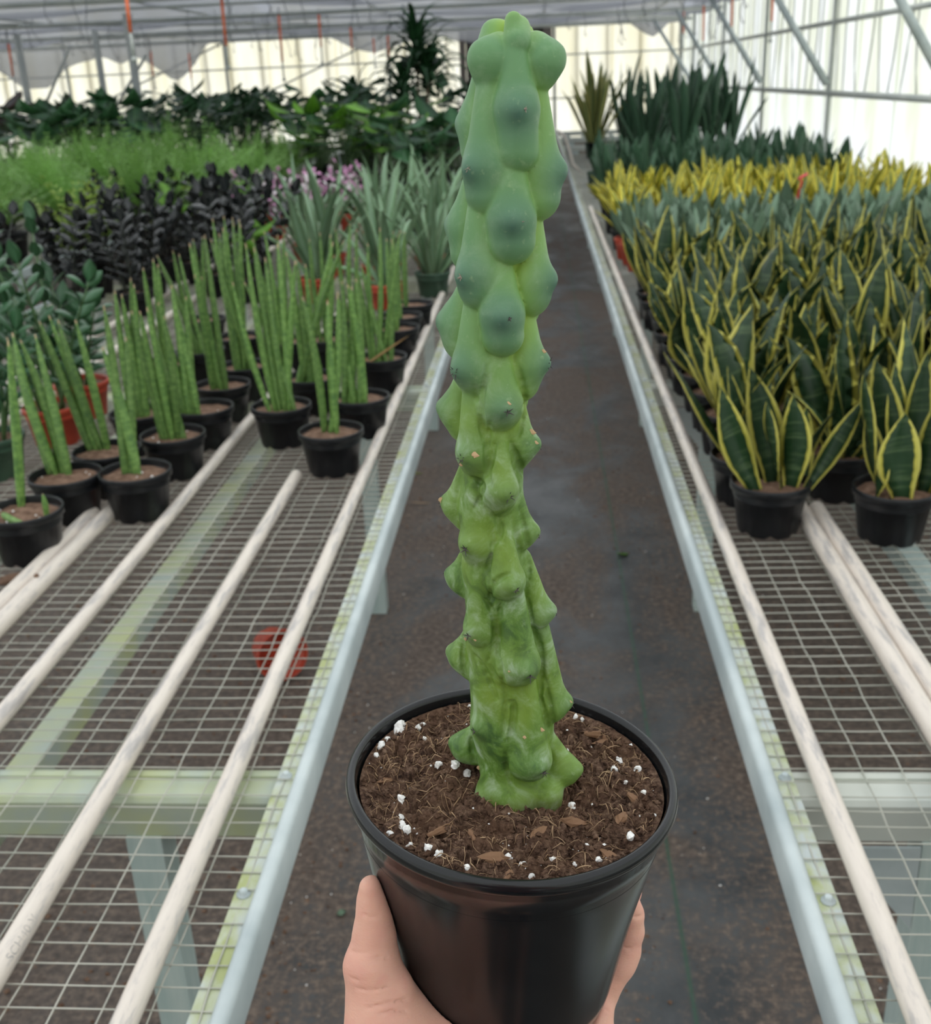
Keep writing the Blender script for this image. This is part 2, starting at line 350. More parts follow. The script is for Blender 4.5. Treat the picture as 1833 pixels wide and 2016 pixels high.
def cactus_mat():
    m, nt, b = new_mat('cactus_skin'); v = coords(nt, 'Object')
    at = lambda n_: N(nt, 'ShaderNodeAttribute', attribute_name=n_).outputs['Fac']
    wax, prot, hg = at('wax'), at('prot'), at('hgt')
    big = noise(nt, v, 75, 6, .65, .5); fine = noise(nt, v, 260, 4, .6)
    low = ramp(nt, big, [(.36, (.052, .115, .022)), (.47, (.108, .212, .036)), (.57, (.165, .275, .085)), (.68, (.33, .43, .28))])
    top = ramp(nt, prot, [(.0, (.26, .41, .070)), (.35, (.185, .345, .095)), (.9, (.115, .250, .105))])
    yel = ramp(nt, noise(nt, v, 18, 2), [(.46, (0, 0, 0)), (.66, (.75, .75, .75))])
    low = mixc(nt, yel, low, (.20, .31, .042))
    c = mixc(nt, ramp(nt, hg, [(.50, (0, 0, 0)), (.68, (1, 1, 1))]), low, top)
    c = mixc(nt, ramp(nt, big, [(.50, (0, 0, 0)), (.72, (.34, .34, .34))]), c, (.30, .43, .27))
    w2 = N(nt, 'ShaderNodeMath', operation='MULTIPLY'); nt.links.new(wax, w2.inputs[0]); w2.inputs[1].default_value = 1.0
    c = mixc(nt, w2.outputs[0], c, (.062, .140, .108))
    c = mixc(nt, ramp(nt, hg, [(.0, (.6, .6, .6)), (.035, (0, 0, 0))]), c, (.11, .075, .03))
    c = mixc(nt, ramp(nt, fine, [(.62, (0, 0, 0)), (.75, (.35, .35, .35))]), c, (.34, .46, .25))
    nt.links.new(c, b.inputs['Base Color']); b.inputs['Roughness'].default_value = .48; b.inputs['Specular IOR Level'].default_value = .35
    b.inputs['Subsurface Weight'].default_value = .04; b.inputs['Subsurface Radius'].default_value = (.003, .006, .0015); b.inputs['Subsurface Scale'].default_value = .6
    bump(nt, b, noise(nt, v, 420, 3), .06, .001); return m
MT['cactus'] = cactus_mat()
def skin_mat():
    m, nt, b = new_mat('skin'); v = coords(nt, 'Object')
    c = ramp(nt, noise(nt, v, 38, 4, .55), [(.34, (.68, .36, .28)), (.52, (.72, .41, .31)), (.68, (.70, .35, .28))])
    nt.links.new(c, b.inputs['Base Color']); b.inputs['Roughness'].default_value = .50; b.inputs['Specular IOR Level'].default_value = .35
    b.inputs['Subsurface Weight'].default_value = .25; b.inputs['Subsurface Radius'].default_value = (.006, .0022, .0012); b.inputs['Subsurface Scale'].default_value = .8
    f = noise(nt, coords(nt, 'Object', (1, 1, 2.5)), 420, 4, .6); bump(nt, b, f, .22, .0012); return m
MT['skin'] = skin_mat()
MT['nail'] = simple('finger_nail', (.70, .44, .36), (.74, .50, .42), 90, .30)
MT['shirt'] = simple('maroon_cotton', (.16, .020, .030), (.20, .028, .038), 60, .9, .2)
MT['denim'] = simple('dark_blue_denim', (.02, .03, .06), (.03, .045, .08), 60, .9, .2)
MT['hair'] = simple('dark_hair', (.02, .015, .012), (.04, .03, .022), 60, .5)

def spear_mat():
    m, nt, b = new_mat('spear_leaf_skin'); t = N(nt, 'ShaderNodeTexCoord'); sx = N(nt, 'ShaderNodeSeparateXYZ'); nt.links.new(t.outputs['UV'], sx.inputs[0])
    mp = N(nt, 'ShaderNodeMapping'); mp.inputs['Scale'].default_value = (2.5, 26, 1); nt.links.new(t.outputs['UV'], mp.inputs[0])
    c = ramp(nt, noise(nt, mp.outputs[0], 1.0, 4, .6), [(.36, (.066, .150, .036)), (.52, (.130, .250, .056)), (.68, (.205, .34, .095))])
    c = mixc(nt, ramp(nt, sx.outputs[1], [(.965, (0, 0, 0)), (.985, (1, 1, 1))]), c, (.50, .36, .22))
    oi = N(nt, 'ShaderNodeObjectInfo'); hs = N(nt, 'ShaderNodeHueSaturation'); mr = N(nt, 'ShaderNodeMapRange'); nt.links.new(oi.outputs['Random'], mr.inputs[0]); mr.inputs[3].default_value = .75; mr.inputs[4].default_value = 1.2
    nt.links.new(mr.outputs[0], hs.inputs['Value']); nt.links.new(c, hs.inputs['Color']); nt.links.new(hs.outputs[0], b.inputs['Base Color']); b.inputs['Roughness'].default_value = .5; return m
MT['spear'] = spear_mat()
G_ = (.022, .065, .022)
MT['leaf_laurentii'] = leafmat('yellow_edged_snake_leaf', [(.0, (.013, .040, .014)), (.60, (.016, .048, .017)), (.70, (.016, .048, .017)), (.77, (.70, .64, .10)), (.95, (.86, .80, .20))], bands=(1.0, .50, (.070, .115, .048), .64), nscale=22)
MT['leaf_moon'] = leafmat('silvery_green_leaf', [(.0, (.165, .265, .175)), (.85, (.20, .30, .20)), (.97, (.07, .14, .08))], nscale=18)
MT['leaf_gold'] = leafmat('golden_striped_leaf', [(.0, (.045, .11, .03)), (.25, (.10, .17, .03)), (.40, (.78, .67, .05)), (.95, (.86, .76, .12))], nscale=30)
MT['leaf_dark'] = leafmat('dark_green_snake_leaf', [(.0, (.046, .108, .060)), (.8, (.058, .135, .070)), (.95, (.085, .17, .09))], bands=(1.0, .56, (.055, .10, .065), .9), nscale=20)
MT['leaf_tallgold'] = leafmat('tall_yellow_edged_leaf', [(.0, (.07, .14, .05)), (.35, (.09, .17, .06)), (.52, (.60, .58, .18)), (.95, (.66, .62, .22))], nscale=16)
MT['leaf_aloe'] = leafmat('grey_green_aloe_leaf', [(.0, (.25, .38, .25)), (.6, (.19, .34, .17)), (.95, (.34, .46, .28))], nscale=25, trans=.15)
MT['leaf_zz'] = leafmat('glossy_green_leaflet', [(.0, (.09, .19, .10)), (.12, (.045, .125, .058)), (.95, (.060, .16, .070))], rough=.28, nscale=20, sp=.5)
MT['leaf_raven'] = leafmat('glossy_black_leaflet', [(.0, (.030, .034, .036)), (.12, (.012, .016, .017)), (.95, (.018, .022, .024))], rough=.25, nscale=20, trans=.03, sp=.6)
MT['leaf_lime'] = leafmat('fresh_green_leaf', [(.0, (.16, .36, .035)), (.95, (.12, .30, .03))], rough=.35, nscale=10, trans=.3)
MT['leaf_fern'] = leafmat('feathery_green_foliage', [(.0, (.17, .33, .075)), (.95, (.13, .28, .06))], rough=.5, nscale=3, trans=.3)
MT['leaf_scheff'] = leafmat('variegated_umbrella_leaf', [(.0, (.20, .34, .06)), (.5, (.27, .40, .07)), (.9, (.56, .58, .17))], rough=.4, nscale=20, trans=.25)
MT['leaf_deep'] = leafmat('deep_green_broad_leaf', [(.0, (.045, .12, .045)), (.1, (.030, .098, .036)), (.95, (.038, .118, .044))], rough=.32, nscale=12, trans=.12)
MT['leaf_purple'] = leafmat('dark_maroon_leaf', [(.0, (.07, .03, .03)), (.4, (.035, .045, .025)), (.95, (.12, .035, .03))], rough=.35, nscale=12)
MT['stem_green'] = simple('green_stem', (.06, .13, .045), (.09, .17, .06), 20, .45)
MT['stem_dark'] = simple('dark_stem', (.030, .035, .028), None, rough=.45)
MT['trunk'] = simple('grey_brown_cane', (.16, .12, .08), (.25, .19, .13), 20, .8)
MT['petal_pink'] = simple('pink_purple_petal', (.40, .10, .30), (.72, .45, .62), 14, .6)
MT['petal_white'] = simple('pale_pink_petal', (.74, .62, .70), (.82, .78, .78), 14, .6)
MT['dry_leaf'] = simple('dry_tan_leaf', (.48, .27, .11), (.55, .36, .18), 20, .7)
MT['label_red2'] = simple('bright_crimson_ribbon', (.80, .03, .09), None, rough=.5)
MT['leaf_lime2'] = leafmat('yellow_lime_leaf', [(.0, (.28, .36, .03)), (.95, (.34, .42, .06))], rough=.4, nscale=10, trans=.3)
MT['worn_print'] = simple('worn_grey_print', (.36, .34, .33), (.64, .58, .52), 120, .6)
# ------------------------------------------------------------------ the greenhouse
rnd = random.Random(7)
XR, XL, YB, YF, EAVE = 2.6, -12.4, 21.2, -4.0, 2.62
def struct(name, o): o['kind'] = 'structure'; return o
fl = MB(); fl.add([(XL, YF, 0), (XR, YF, 0), (XR, YB, 0), (XL, YB, 0)], [(0, 1, 2, 3)]); struct('floor', fl.build('floor', MT['floor']))

def corr_sheet(width, z0, z1, mat, pitch=.076, amp=.009):
    n = int(width/pitch*4)+1; b = MB(); v = []
    for z in (z0, z1):
        for i in range(n+1): v.append((i*width/n, amp*math.sin(2*math.pi*(i*width/n)/pitch), z))
    b.add(v, [(i, i+1, n+2+i, n+1+i) for i in range(n)]); return b.mesh('sheet', mat, True)
def wall(name, p0, p1, sheet_w, mat, z0=.52, z1=EAVE, z_top=None):
    p0, p1 = Vector(p0), Vector(p1); L = (p1-p0).length; n = round(L/sheet_w); w = L/n
    root = empty(name, p0, math.atan2((p1-p0).y, (p1-p0).x)); root['kind'] = 'structure'
    me = corr_sheet(w+.03, z0, z1, mat)
    for i in range(n): inst('sheet', me, root, (i*w, .006*(i % 2), 0))
    return root, L
wr, LR = wall('wall_right', (XR, YF, 0), (XR, YB, 0), 1.05, MT['wall'])
b = MB().box((LR/2, .0, .265), (LR, .05, .53)); b.build('base_board', MT['board'], wr)
# frame of the right wall: local x runs along the wall, local +y is inside (towards -X)
PY = [-1.7+3.02*k for k in range(8)]     # posts 3 m apart
for y in PY:
    MB().tube([(y-YF, .045, 0), (y-YF, .045, EAVE)], .024, 8).build('post', MT['post'], wr, True)
for z, r in ((1.36, .026), (1.935, .022), (2.56, .03)):
    MB().tube([(0, .035, z), (LR, .035, z)], r, 8).build('girt', MT['post'], wr, True)
for y in PY:                              # knee braces from each post up to the roof chord
    MB().tube([(y-YF, .075, 1.44), (y-YF, .075+.62, 2.36)], [.034, .026], 8).build('brace', MT['galv'], wr, True)
for k in range(44):                       # slack cords of the roll-up curtain, lying against the sheets
    y = 7.6+k*.30+rnd.uniform(-.09, .09); dx = rnd.choice((-.13, .13, .05, -.05)); a = rnd.uniform(-.03, .03)
    pts = [(y-YF+dx+a*math.sin(t*6), .012, 2.5-(2.5-1.37)*t) if t < .55 else (y-YF+dx*(1-(t-.55)/.45)+a*math.sin(t*6), .012, 2.5-(2.5-1.37)*t) for t in [i/10 for i in range(11)]]
    MB().tube(pts, .0075, 5).build('cord', MT['hanger_pale'], wr, True)

wb, LB = wall('wall_back', (XR, YB, 0), (XL, YB, 0), 1.25, MT['wall_back'])
MB().box((LB/2, 0, .265), (LB, .05, .53)).build('base_board', MT['board'], wb)
for x in (0.04, 2.3, 5.3, 8.3, 11.3, 14.2):
    MB().tube([(x, .05, 0), (x, .05, EAVE)], .03 if x > 1 else .05, 8).build('post', MT['post'], wb, True)
for z in (1.22, 1.95, 2.56): MB().tube([(0, .035, z), (LB, .035, z)], 0.015, 8).build('girt', MT['post'], wb, True)
for k in range(26):                       # timber battens behind the sheets
    x = .3+k*.56+rnd.uniform(-.1, .1); MB().box((x, -.04, 1.9), (.045, .02, 1.4)).build('batten', MT['post_tan'], wb)
for x0, x1 in ((5.3, 8.3), (8.3, 11.3)):
    MB().tube([(x0, .09, 2.4), (x1, .09, 1.25)], .018, 6).build('brace', MT['post'], wb, True)
# louvred fan housing on the back wall
fan = empty('exhaust_fan', (-.62, YB-.16, 1.52), 0, 'brown louvred exhaust fan housing on the yellowed back wall', 'fan')
f = MB(); [f.box(c, d) for c, d in (((-.72, 0, .48), (.10, .22, 1.0)), ((.80, 0, .48), (.16, .22, 1.0)), ((0.04, 0, .94), (1.54, .22, .10)), ((.04, 0, .02), (1.54, .22, .08)))]
f.build('frame', MT['fan_brown'], fan)
MB().box((.04, .08, .48), (1.4, .02, .9)).build('backing', MT['post_dark'], fan)
for k in range(8): MB().box((.04, .0, .12+k*.105), (1.36, .10, .012), Matrix.Rotation(.7, 3, 'X')).build('louvre', MT['fan_brown'], fan)

wl, LL = wall('wall_left', (XL, YB, 0), (XL, YF, 0), 1.25, MT['wall'])
wf, LF = wall('wall_front', (XL, YF, 0), (XR, YF, 0), 1.25, MT['wall'])

# roof: two film arches, a grey shade cloth drawn across the far half, pipes under it
ce = empty('ceiling', (0, 0, 0)); ce['kind'] = 'structure'
for x0 in (XR, XR-7.5):
    v = []; f = []; n = 14
    for i in range(n+1):
        a = math.pi*i/n; x = x0-3.75+3.75*math.cos(a); z = EAVE+1.35*math.sin(a)
        v += [(x, YF, z), (x, YB, z)]
    f = [(2*i, 2*i+1, 2*i+3, 2*i+2) for i in range(n)]
    MB().add(v, f).build('roof_film', MT['film'], ce, True)
    for y in (YB, YF):                    # gable ends
        g = [(x0-3.75+3.75*math.cos(math.pi*i/n), y, EAVE+1.35*math.sin(math.pi*i/n)) for i in range(n+1)]
        MB().add(g, [tuple(range(n+1))]).build('gable_sheet', MT['wall_back'] if y > 0 else MT['wall'], ce)
nx, ny = 120, 100; gx = np.linspace(XL+.05, XR-.05, nx+1); gy = np.linspace(9.4, YB-.05, ny+1)
GX, GY = np.meshgrid(gx, gy, indexing='ij')
bay = np.abs(np.sin(math.pi*(GY-10.42)/3.02))
Z = 2.50-.085*bay**1.2-.05*fbm(np.stack([GX*.6, GY*.7, GX*0], -1), 3, 5)-.03*np.abs(np.sin(GX*2.1))*bay
back = np.clip((GY-19.6)/1.5, 0, 1)**1.5
Z -= back*np.clip(.10+.55*fbm(np.stack([GX*.75, GY*0, GX*0+3], -1), 3, 11), -.05, .62)
vv = np.stack([GX, GY, Z], -1).reshape(-1, 3); ii = np.arange((nx+1)*(ny+1)).reshape(nx+1, ny+1)
qq = np.stack([ii[:-1, :-1], ii[1:, :-1], ii[1:, 1:], ii[:-1, 1:]], -1).reshape(-1, 4)
inst('shade_cloth', np_mesh('shade_cloth', vv, qq, MT['cloth']), ce)
for y in PY:
    MB().tube([(XL+.1, y, 2.38), (XR-.08, y, 2.38)], .024, 8).build('chord', MT['purlin'], ce, True)
    if y > 5:
        MB().tube([(XL+.1, y+1.5, 2.41), (XR-.08, y+1.5, 2.41)], .016, 6).build('chord', MT['purlin'], ce, True)
for x in (-10.5, -8.2, -6.0, -3.9, -1.9, .1, 1.7):
    MB().tube([(x, 6, 2.44), (x, YB-.1, 2.44)], .014, 6).build('purlin', MT['purlin'], ce, True)
for x0, y0, x1, y1 in ((-9.0, 10.4, -6.0, 13.4), (-6.0, 13.4, -3.0, 16.4), (-3, 10.4, 0, 13.4), (-6, 16.4, -9, 19.4), (0, 16.4, 2.4, 19.4)):
    MB().tube([(x0, y0, 2.40), (x1, y1, 2.40)], .017, 6).build('diagonal_strut', MT['purlin'], ce, True)
for px, py, Y in ((47, 150, 15.0), (201, 160, 16.4), (268, 165, 13.4)):       # inner columns on the left
    p = on_y(px, py, Y); MB().tube([(p[0], Y, 0), (p[0], Y, 2.46)], .05, 8).build('column', MT['post'], ce, True)
for (a, b_, Y) in (((92, 200), (138, 92), 15.0), ((222, 222), (288, 108), 13.4)):
    MB().tube([on_y(*a, Y), on_y(*b_, Y)], .018, 6).build('diagonal_strut', MT['post'], ce, True)

# ------------------------------------------------------------------ benches
ZB = 0.75
def bench(name, xin, xout, label, y0=-.9, y1=19.9, mesh_to=13.2):
    s = 1 if xout > xin else -1; root = empty(name, ((xin+xout)/2, (y0+y1)/2, 0), 0, label, 'bench')
    off = Vector(root.location); P = lambda m, nm, mt, sm=False, par=None: m.build(nm, mt, par or root, sm, -off if par is None else (0, 0, 0))
    for e, t in ((xin, s), (xout, -s)):
        m = MB()                           # folded steel edge: rounded outer lip
        prof = [(0, -.040), (0, .002), (.003, .008), (.010, .011), (.017, .009), (.0205, .003), (.0205, -.004)]
        v = [(e+t*px, y, ZB+pz) for y in (y0, y1) for px, pz in prof]; n = len(prof)
        m.add(v, [(i, i+1, n+i+1, n+i) if t > 0 else (i, n+i, n+i+1, i+1) for i in range(n-1)])
        er = P(m, 'edge_rail', MT['galv'], True)
        m = MB().box((e+t*.0325, (y0+y1)/2, ZB-.0045), (.025, y1-y0, .004))
        P(m, 'edge_flange', MT['galv_algae'])
        if e == xin:
            for k in range(12):            # bolts along the flange
                for dy in (0, -.225):
                    y = 1.19+dy+1.97*k
                    if y > 8: continue
                    bm = MB().lathe([(.0085, 0), (.0085, .0015), (.0052, .0015), (.0050, .006), (.0030, .0078), (0.0005, .008)], 10, (e+t*.034, y, ZB-.0025)); P(bm, 'bolt', MT['galv'], True)
    k = -1
    while 1.19+1.97*k < y1:
        y = 1.19+1.97*k; k += 1; L = abs(xout-xin)-.045; xc = (xin+xout)/2
        m = MB()                           # rolled channel: stepped top, deep web
        prof = [(.020, -.004), (.012, -.001), (.006, -.004), (.006, -.008), (-.034, -.008), (-.040, -.014), (-.040, -.066), (-.034, -.070), (.020, -.070)]
        v = [(xc+sx*L/2, y+a, ZB-.003+c) for sx in (-1, 1) for a, c in prof]; n = len(prof)
        m.add(v, [(i, (i+1) % n, n+(i+1) % n, n+i) for i in range(n)]+[tuple(reversed(range(n))), tuple(range(n, 2*n))])
        P(m, 'cross_beam', MT['galv_beam'] if s < 0 else MT['galv_beam2'])
        for xl in (xin+s*.225, xout-s*.225):
            leg = P(MB().box((xl, y-.02, (ZB-.07)/2), (.048, .048, ZB-.07)), 'leg', MT['galv_leg'])
            if s < 0: continue
            m = MB(); zz = ZB-.075
            m.add([(xl+s*-.026, y-.046, zz), (xl+s*-.13, y-.046, zz), (xl+s*-.026, y-.046, zz-.13), (xl+s*-.026, y-.042, zz), (xl+s*-.13, y-.042, zz), (xl+s*-.026, y-.042, zz-.13)],
                  [(0, 1, 2), (5, 4, 3), (0, 3, 4, 1), (1, 4, 5, 2), (2, 5, 3, 0)]); m.build('gusset', MT['galv'], leg)
    for xs in (xin+s*.47, xin+s*.92, xin+s*1.40):
        P(MB().box((xs, (y0+y1)/2, ZB-.095), (.042, y1-y0, .042)), 'stringer', MT['galv_beam'] if s < 0 else MT['galv_leg'])
    # welded wire mesh
    rg = np.random.default_rng(3 if s > 0 else 4); a, b_ = sorted((xin+s*.022, xout-s*.022))
    segs = 14; ys = np.arange(y0+.02, mesh_to, .0294); xs = np.linspace(a, b_, segs+1); r = .00112
    Vs = []; Q = []
    ring = np.array([(-1, 0), (0, 1), (1, 0), (0, -1)])*r
    base = 0
    zz = .0012*np.sin(xs[None, :]*7+ys[:, None]*1.3)+.0009*rg.standard_normal((len(ys), segs+1)); dy = .0011*rg.standard_normal((len(ys), segs+1)).cumsum(1)*.5
    for c in ring: Vs.append(np.stack([np.broadcast_to(xs, zz.shape), ys[:, None]+dy+c[0], ZB+.0005+zz+c[1]], -1))
    Vc = np.stack(Vs, 2).reshape(-1, 3); id_ = np.arange(len(Vc)).reshape(len(ys), segs+1, 4)
    for j in range(4): Q.append(np.stack([id_[:, :-1, j], id_[:, 1:, j], id_[:, 1:, (j+1) % 4], id_[:, :-1, (j+1) % 4]], -1).reshape(-1, 4))
    xl = np.arange(a+.012, b_, .0505); ny_ = 160; yl = np.concatenate([np.linspace(y0, 5, 120), np.linspace(5, mesh_to, 41)[1:]])
    xw = xl[:, None]+.0010*rg.standard_normal((len(xl), len(yl))); zw = -.0018+.0010*rg.standard_normal((len(xl), len(yl)))
    Ls = [np.stack([xw+c[0], np.broadcast_to(yl, xw.shape), ZB+zw+c[1]], -1) for c in ring]
    Vl = np.stack(Ls, 2).reshape(-1, 3); il = np.arange(len(Vl)).reshape(len(xl), len(yl), 4)+len(Vc)
    for j in range(4): Q.append(np.stack([il[:, :-1, j], il[:, :-1, (j+1) % 4], il[:, 1:, (j+1) % 4], il[:, 1:, j]], -1).reshape(-1, 4))
    o = inst('wire_mesh', np_mesh('wire_mesh', np.concatenate([Vc, Vl]), np.concatenate(Q), MT['wire']), root, -off); o['kind'] = 'stuff'
    return root
bench('growing_bench', -.314, -2.20, 'long wire mesh bench carrying cylindrical snake plants and aloes')
bench('growing_bench', .271, 2.18, 'long wire mesh bench carrying yellow edged snake plants, along the translucent wall')
bench('growing_bench', -2.75, -4.65, 'wire mesh bench carrying feathery green foliage plants', 2.0, 19.9, 11)
bench('growing_bench', -5.2, -7.1, 'wire mesh bench beyond, carrying dark broad leaved plants', 5.0, 19.9, 8)

# ------------------------------------------------------------------ plastic pipes laid on the mesh
def pipe(x, y0, y1, label, r=.0134, z=None, wob=.004, seed=0, group='white plastic pipes on the benches'):
    rr = random.Random(seed); n = 24; z = z or ZB+.0018+r
    pts = [(x+wob*math.sin(y0+(y1-y0)*i/n*.7+seed)*.5, y0+(y1-y0)*i/n, z) for i in range(n+1)]
    m = MB(); m.tube([(p[0]-x, p[1]-y0, p[2]-z) for p in pts], r, 16); m.f = m.f[:-2]
    m.tube([(p[0]-x, p[1]-y0, p[2]-z) for p in (pts[0], pts[1])], r*.82, 12, False)
    o = m.build('pvc_pipe', MT['pvc'], None, True, (x, y0, z)); return tag(o, label, 'pipe', group)
ZP = ZB+.015
xa = on_z(240, 2016, ZP)[0]; xb = on_z(303, 1400, ZP)[0]; xc_ = on_z(130, 1260, ZP)[0]
xd = on_z(1811, 2016, ZP)[0]; xe = on_z(1638, 1080, ZP)[0]; xp = on_z(0, 1215, ZP)[0]
PA = pipe(xa, -.6, 11.0, 'white plastic pipe lying along the cylindrical snake plant bench edge', seed=1)
PB = pipe(xb, -.6, 2.33, 'white plastic pipe with worn grey print, ending at a black pot', seed=2)
pipe(xc_, -.5, 9.5, 'white plastic pipe above the green stained stringer, second row of pots', seed=3, wob=.003)
pipe(xp+.0165, .2, 2.12, 'right pipe of the touching pair of pipes under the cylindrical snake plants', .0165, seed=4, wob=.0)
pipe(xp-.0175, .2, 2.10, 'left pipe of the touching pair of pipes, with a dark crumb on it', .0165, seed=5, wob=.0)
pipe(-1.50, 2.3, 9.0, 'white plastic pipe beside the red pots and glossy leaved plants', seed=6)
pipe(-1.67, 2.6, 9.5, 'white plastic pipe between the glossy leaved plants and the dark leaved ones', seed=7)
pipe(xd, -.6, 7.6, 'white plastic pipe along the edge of the yellow edged snake plant bench', seed=8)
pipe(xe-.0155, -.3, 2.09, 'left pipe of the pair running under the yellow edged snake plants', .0160, seed=9, wob=0)
pipe(xe+.0165, -.3, 2.07, 'right pipe of the pair running under the yellow edged snake plants', .0160, seed=10, wob=0)
MB().lathe([(.0005, -.002), (.004, -.001), (.005, .002), (.003, .005), (.0005, .006)], 7).build('soil_crumb', MT['soil'], None, True, V3(on_z(72, 1135, ZB+.035))-Vector((0, 0, 0)))
bpy.context.scene.objects['soil_crumb']['label'] = 'single dark soil crumb sitting on a white pipe'; bpy.context.scene.objects['soil_crumb']['category'] = 'soil crumb'
# ------------------------------------------------------------------ the held cactus
RIM = np.array([-.0182, .4575, 1.2750]); TILT = 0.0672      # rim centre; the pot leans a little to the right
YC = .4570                                                   # upright plane through the stem
held = empty('potted_cactus', RIM-.135*np.array([math.sin(TILT), 0, math.cos(TILT)]), 0,
             'tall bumpy green cactus in a glossy black pot held up in a hand', 'potted cactus')
HB = np.array(held.location); Rt = Matrix.Rotation(TILT, 4, 'Y'); HP = .135
held.rotation_euler = (0, TILT, 0)
def loc(p):                                                  # world -> held frame
    return np.array((held_inv @ Vector([float(c) for c in p])))
held_mat = Matrix.Translation(Vector(HB)) @ Rt; held_inv = held_mat.inverted()
prof = [(.0005, .004), (.050, .004), (.0538, 0), (.0562, .0015), (.0584, .006), (.0600, .014), (.0686, .070), (.0752, .1045), (.0760, .1085), (.0768, .1135), (.0790, .1268),
        (.0806, .1276), (.0824, .1290), (.0832, .1315), (.0828, .1345), (.0808, .1362), (.0790, .1358), (.0780, .1335), (.0772, .1270), (.0760, .1235), (.0740, .1130), (.069, .08), (.0005, .078)]
pot = MB().lathe(prof, 96, ends=False).build('pot', MT['pot_gloss'], held, True)
m = MB()
for k in range(96):
    a = 2*math.pi*k/96; m.v.append((.0759*math.cos(a), .0759*math.sin(a), .1098)); m.v.append((.0763*math.cos(a), .0763*math.sin(a), .1099)); m.v.append((.0761*math.cos(a), .0761*math.sin(a), .1101))
m.f = [(3*k+j, 3*((k+1) % 96)+j, 3*((k+1) % 96)+j+1, 3*k+j+1) for k in range(96) for j in (0, 1)]; m.build('moulding_line', MT['pot_gloss'], pot, True)
# soil: uneven clods
ns, nr = 560, 170; A = np.linspace(0, 2*math.pi, ns, endpoint=False); Rr = np.sqrt(np.linspace(0.0001, 1, nr))*.0764
AA, RR = np.meshgrid(A, Rr, indexing='ij'); sx_, sy_ = RR*np.cos(AA), RR*np.sin(AA)
_cr = np.random.default_rng(44); NCL = 520; _ca = _cr.uniform(0, 6.283, NCL); _cd = .0745*np.sqrt(_cr.uniform(0, 1, NCL)); CLX, CLY = _cd*np.cos(_ca), _cd*np.sin(_ca)
CLR = .0016+.0042*_cr.uniform(0, 1, NCL)**2; CLZ = _cr.uniform(-.0014, .0012, NCL)
def soil_h(x, y):
    p = np.stack([x*70, y*70, 0*x], -1); r = np.hypot(x, y); e = np.clip((.0764-r)/.010, .12, 1)
    base = .0018*fbm(np.stack([x*28, y*28, 0*x+9], -1), 2, 31)+.0016*fbm(p, 3, 3)-.0016*np.abs(vnoise(np.stack([x*160, y*160, 0*x+5], -1), 9))
    wx = x+.0012*vnoise(np.stack([x*420, y*420, 0*x], -1), 51); wy = y+.0012*vnoise(np.stack([x*420, y*420, 0*x+7], -1), 52)
    cl = np.full(np.shape(x), -.0035)
    for cx, cy, cr, cz in zip(CLX, CLY, CLR, CLZ):                     # rounded clods lying against each other
        d2 = (wx-cx)**2+(wy-cy)**2; m_ = d2 < cr*cr
        if m_.any(): cl = np.where(m_, np.maximum(cl, cz+.85*np.sqrt(np.maximum(cr*cr-d2, 0))-.0026), cl)
    rough = .0009*np.abs(vnoise(np.stack([x*520, y*520, 0*x+2], -1), 19))+.0007*vnoise(np.stack([x*1100, y*1100, 0*x], -1), 21)
    return .1300+e*(base+np.maximum(cl, -.0030)+rough)+.0015*np.exp(-(r/.03)**2)
Zs = soil_h(sx_, sy_); vs = np.stack([sx_, sy_, Zs], -1).reshape(-1, 3); ii = np.arange(ns*nr).reshape(ns, nr); i2 = np.roll(ii, -1, 0)
qs = np.stack([ii[:, :-1], ii[:, 1:], i2[:, 1:], i2[:, :-1]], -1).reshape(-1, 4)
soil = inst('soil', np_mesh('soil', vs, qs, MT['soil_near'], True), held)
rg = np.random.default_rng(12); rn = random.Random(12)
def lump(seed, jag=.35, n=8, mat=None, nm='perlite'):
    r_ = np.random.default_rng(seed); m_ = MB(); m_.lathe([(.02, -1), (.65, -.75), (1, -.1), (.9, .45), (.5, .85), (.02, 1)], n)
    v = np.array(m_.v); d = 1+jag*fbm(v*1.4+seed*7, 3, seed)[:, None]; m_.v = [tuple(p) for p in v*d*np.array([1, .8, .75])]
    return m_.mesh(nm, mat)
per = [lump(s_, .45, 9, MT['perlite']) for s_ in range(6)]
def soil_pt(px, py):                                         # where the sight line meets the soil surface
    z = (held_mat @ Vector((0, 0, .131))).z; p = on_z(px, py, z); q = loc(p)
    return q[0], q[1]
BIGP = [(748, 1433, 12), (780, 1433, 6), (822, 1437, 8), (833, 1428, 5), (728, 1460, 6), (743, 1478, 7), (716, 1478, 6), (833, 1453, 6), (838, 1466, 6), (740, 1500, 6), (862, 1515, 8), (895, 1530, 9), (920, 1525, 9), (790, 1593, 8),
        (788, 1608, 6), (776, 1583, 4), (842, 1566, 5), (792, 1638, 8), (800, 1650, 8), (842, 1680, 9), (863, 1690, 8), (868, 1672, 5), (910, 1652, 3), (918, 1712, 6), (1000, 1680, 6), (1030, 1690, 8), (1047, 1718, 6), (1089, 1690, 6), (1132, 1692, 4),
        (1141, 1492, 8), (1127, 1580, 7), (1210, 1505, 8), (1222, 1470, 7), (1257, 1504, 8), (1212, 1498, 5), (1268, 1556, 5), (1232, 1530, 5), (1135, 1398, 6), (1148, 1402, 5), (1242, 1635, 9), (1180, 1678, 7), (1125, 1525, 5), (1118, 1466, 4), (1290, 1590, 4), (1158, 1650, 4), (895, 1340, 4), (1283, 1440, 4), (1130, 1340, 4), (757, 1660, 5), (808, 1662, 6)]
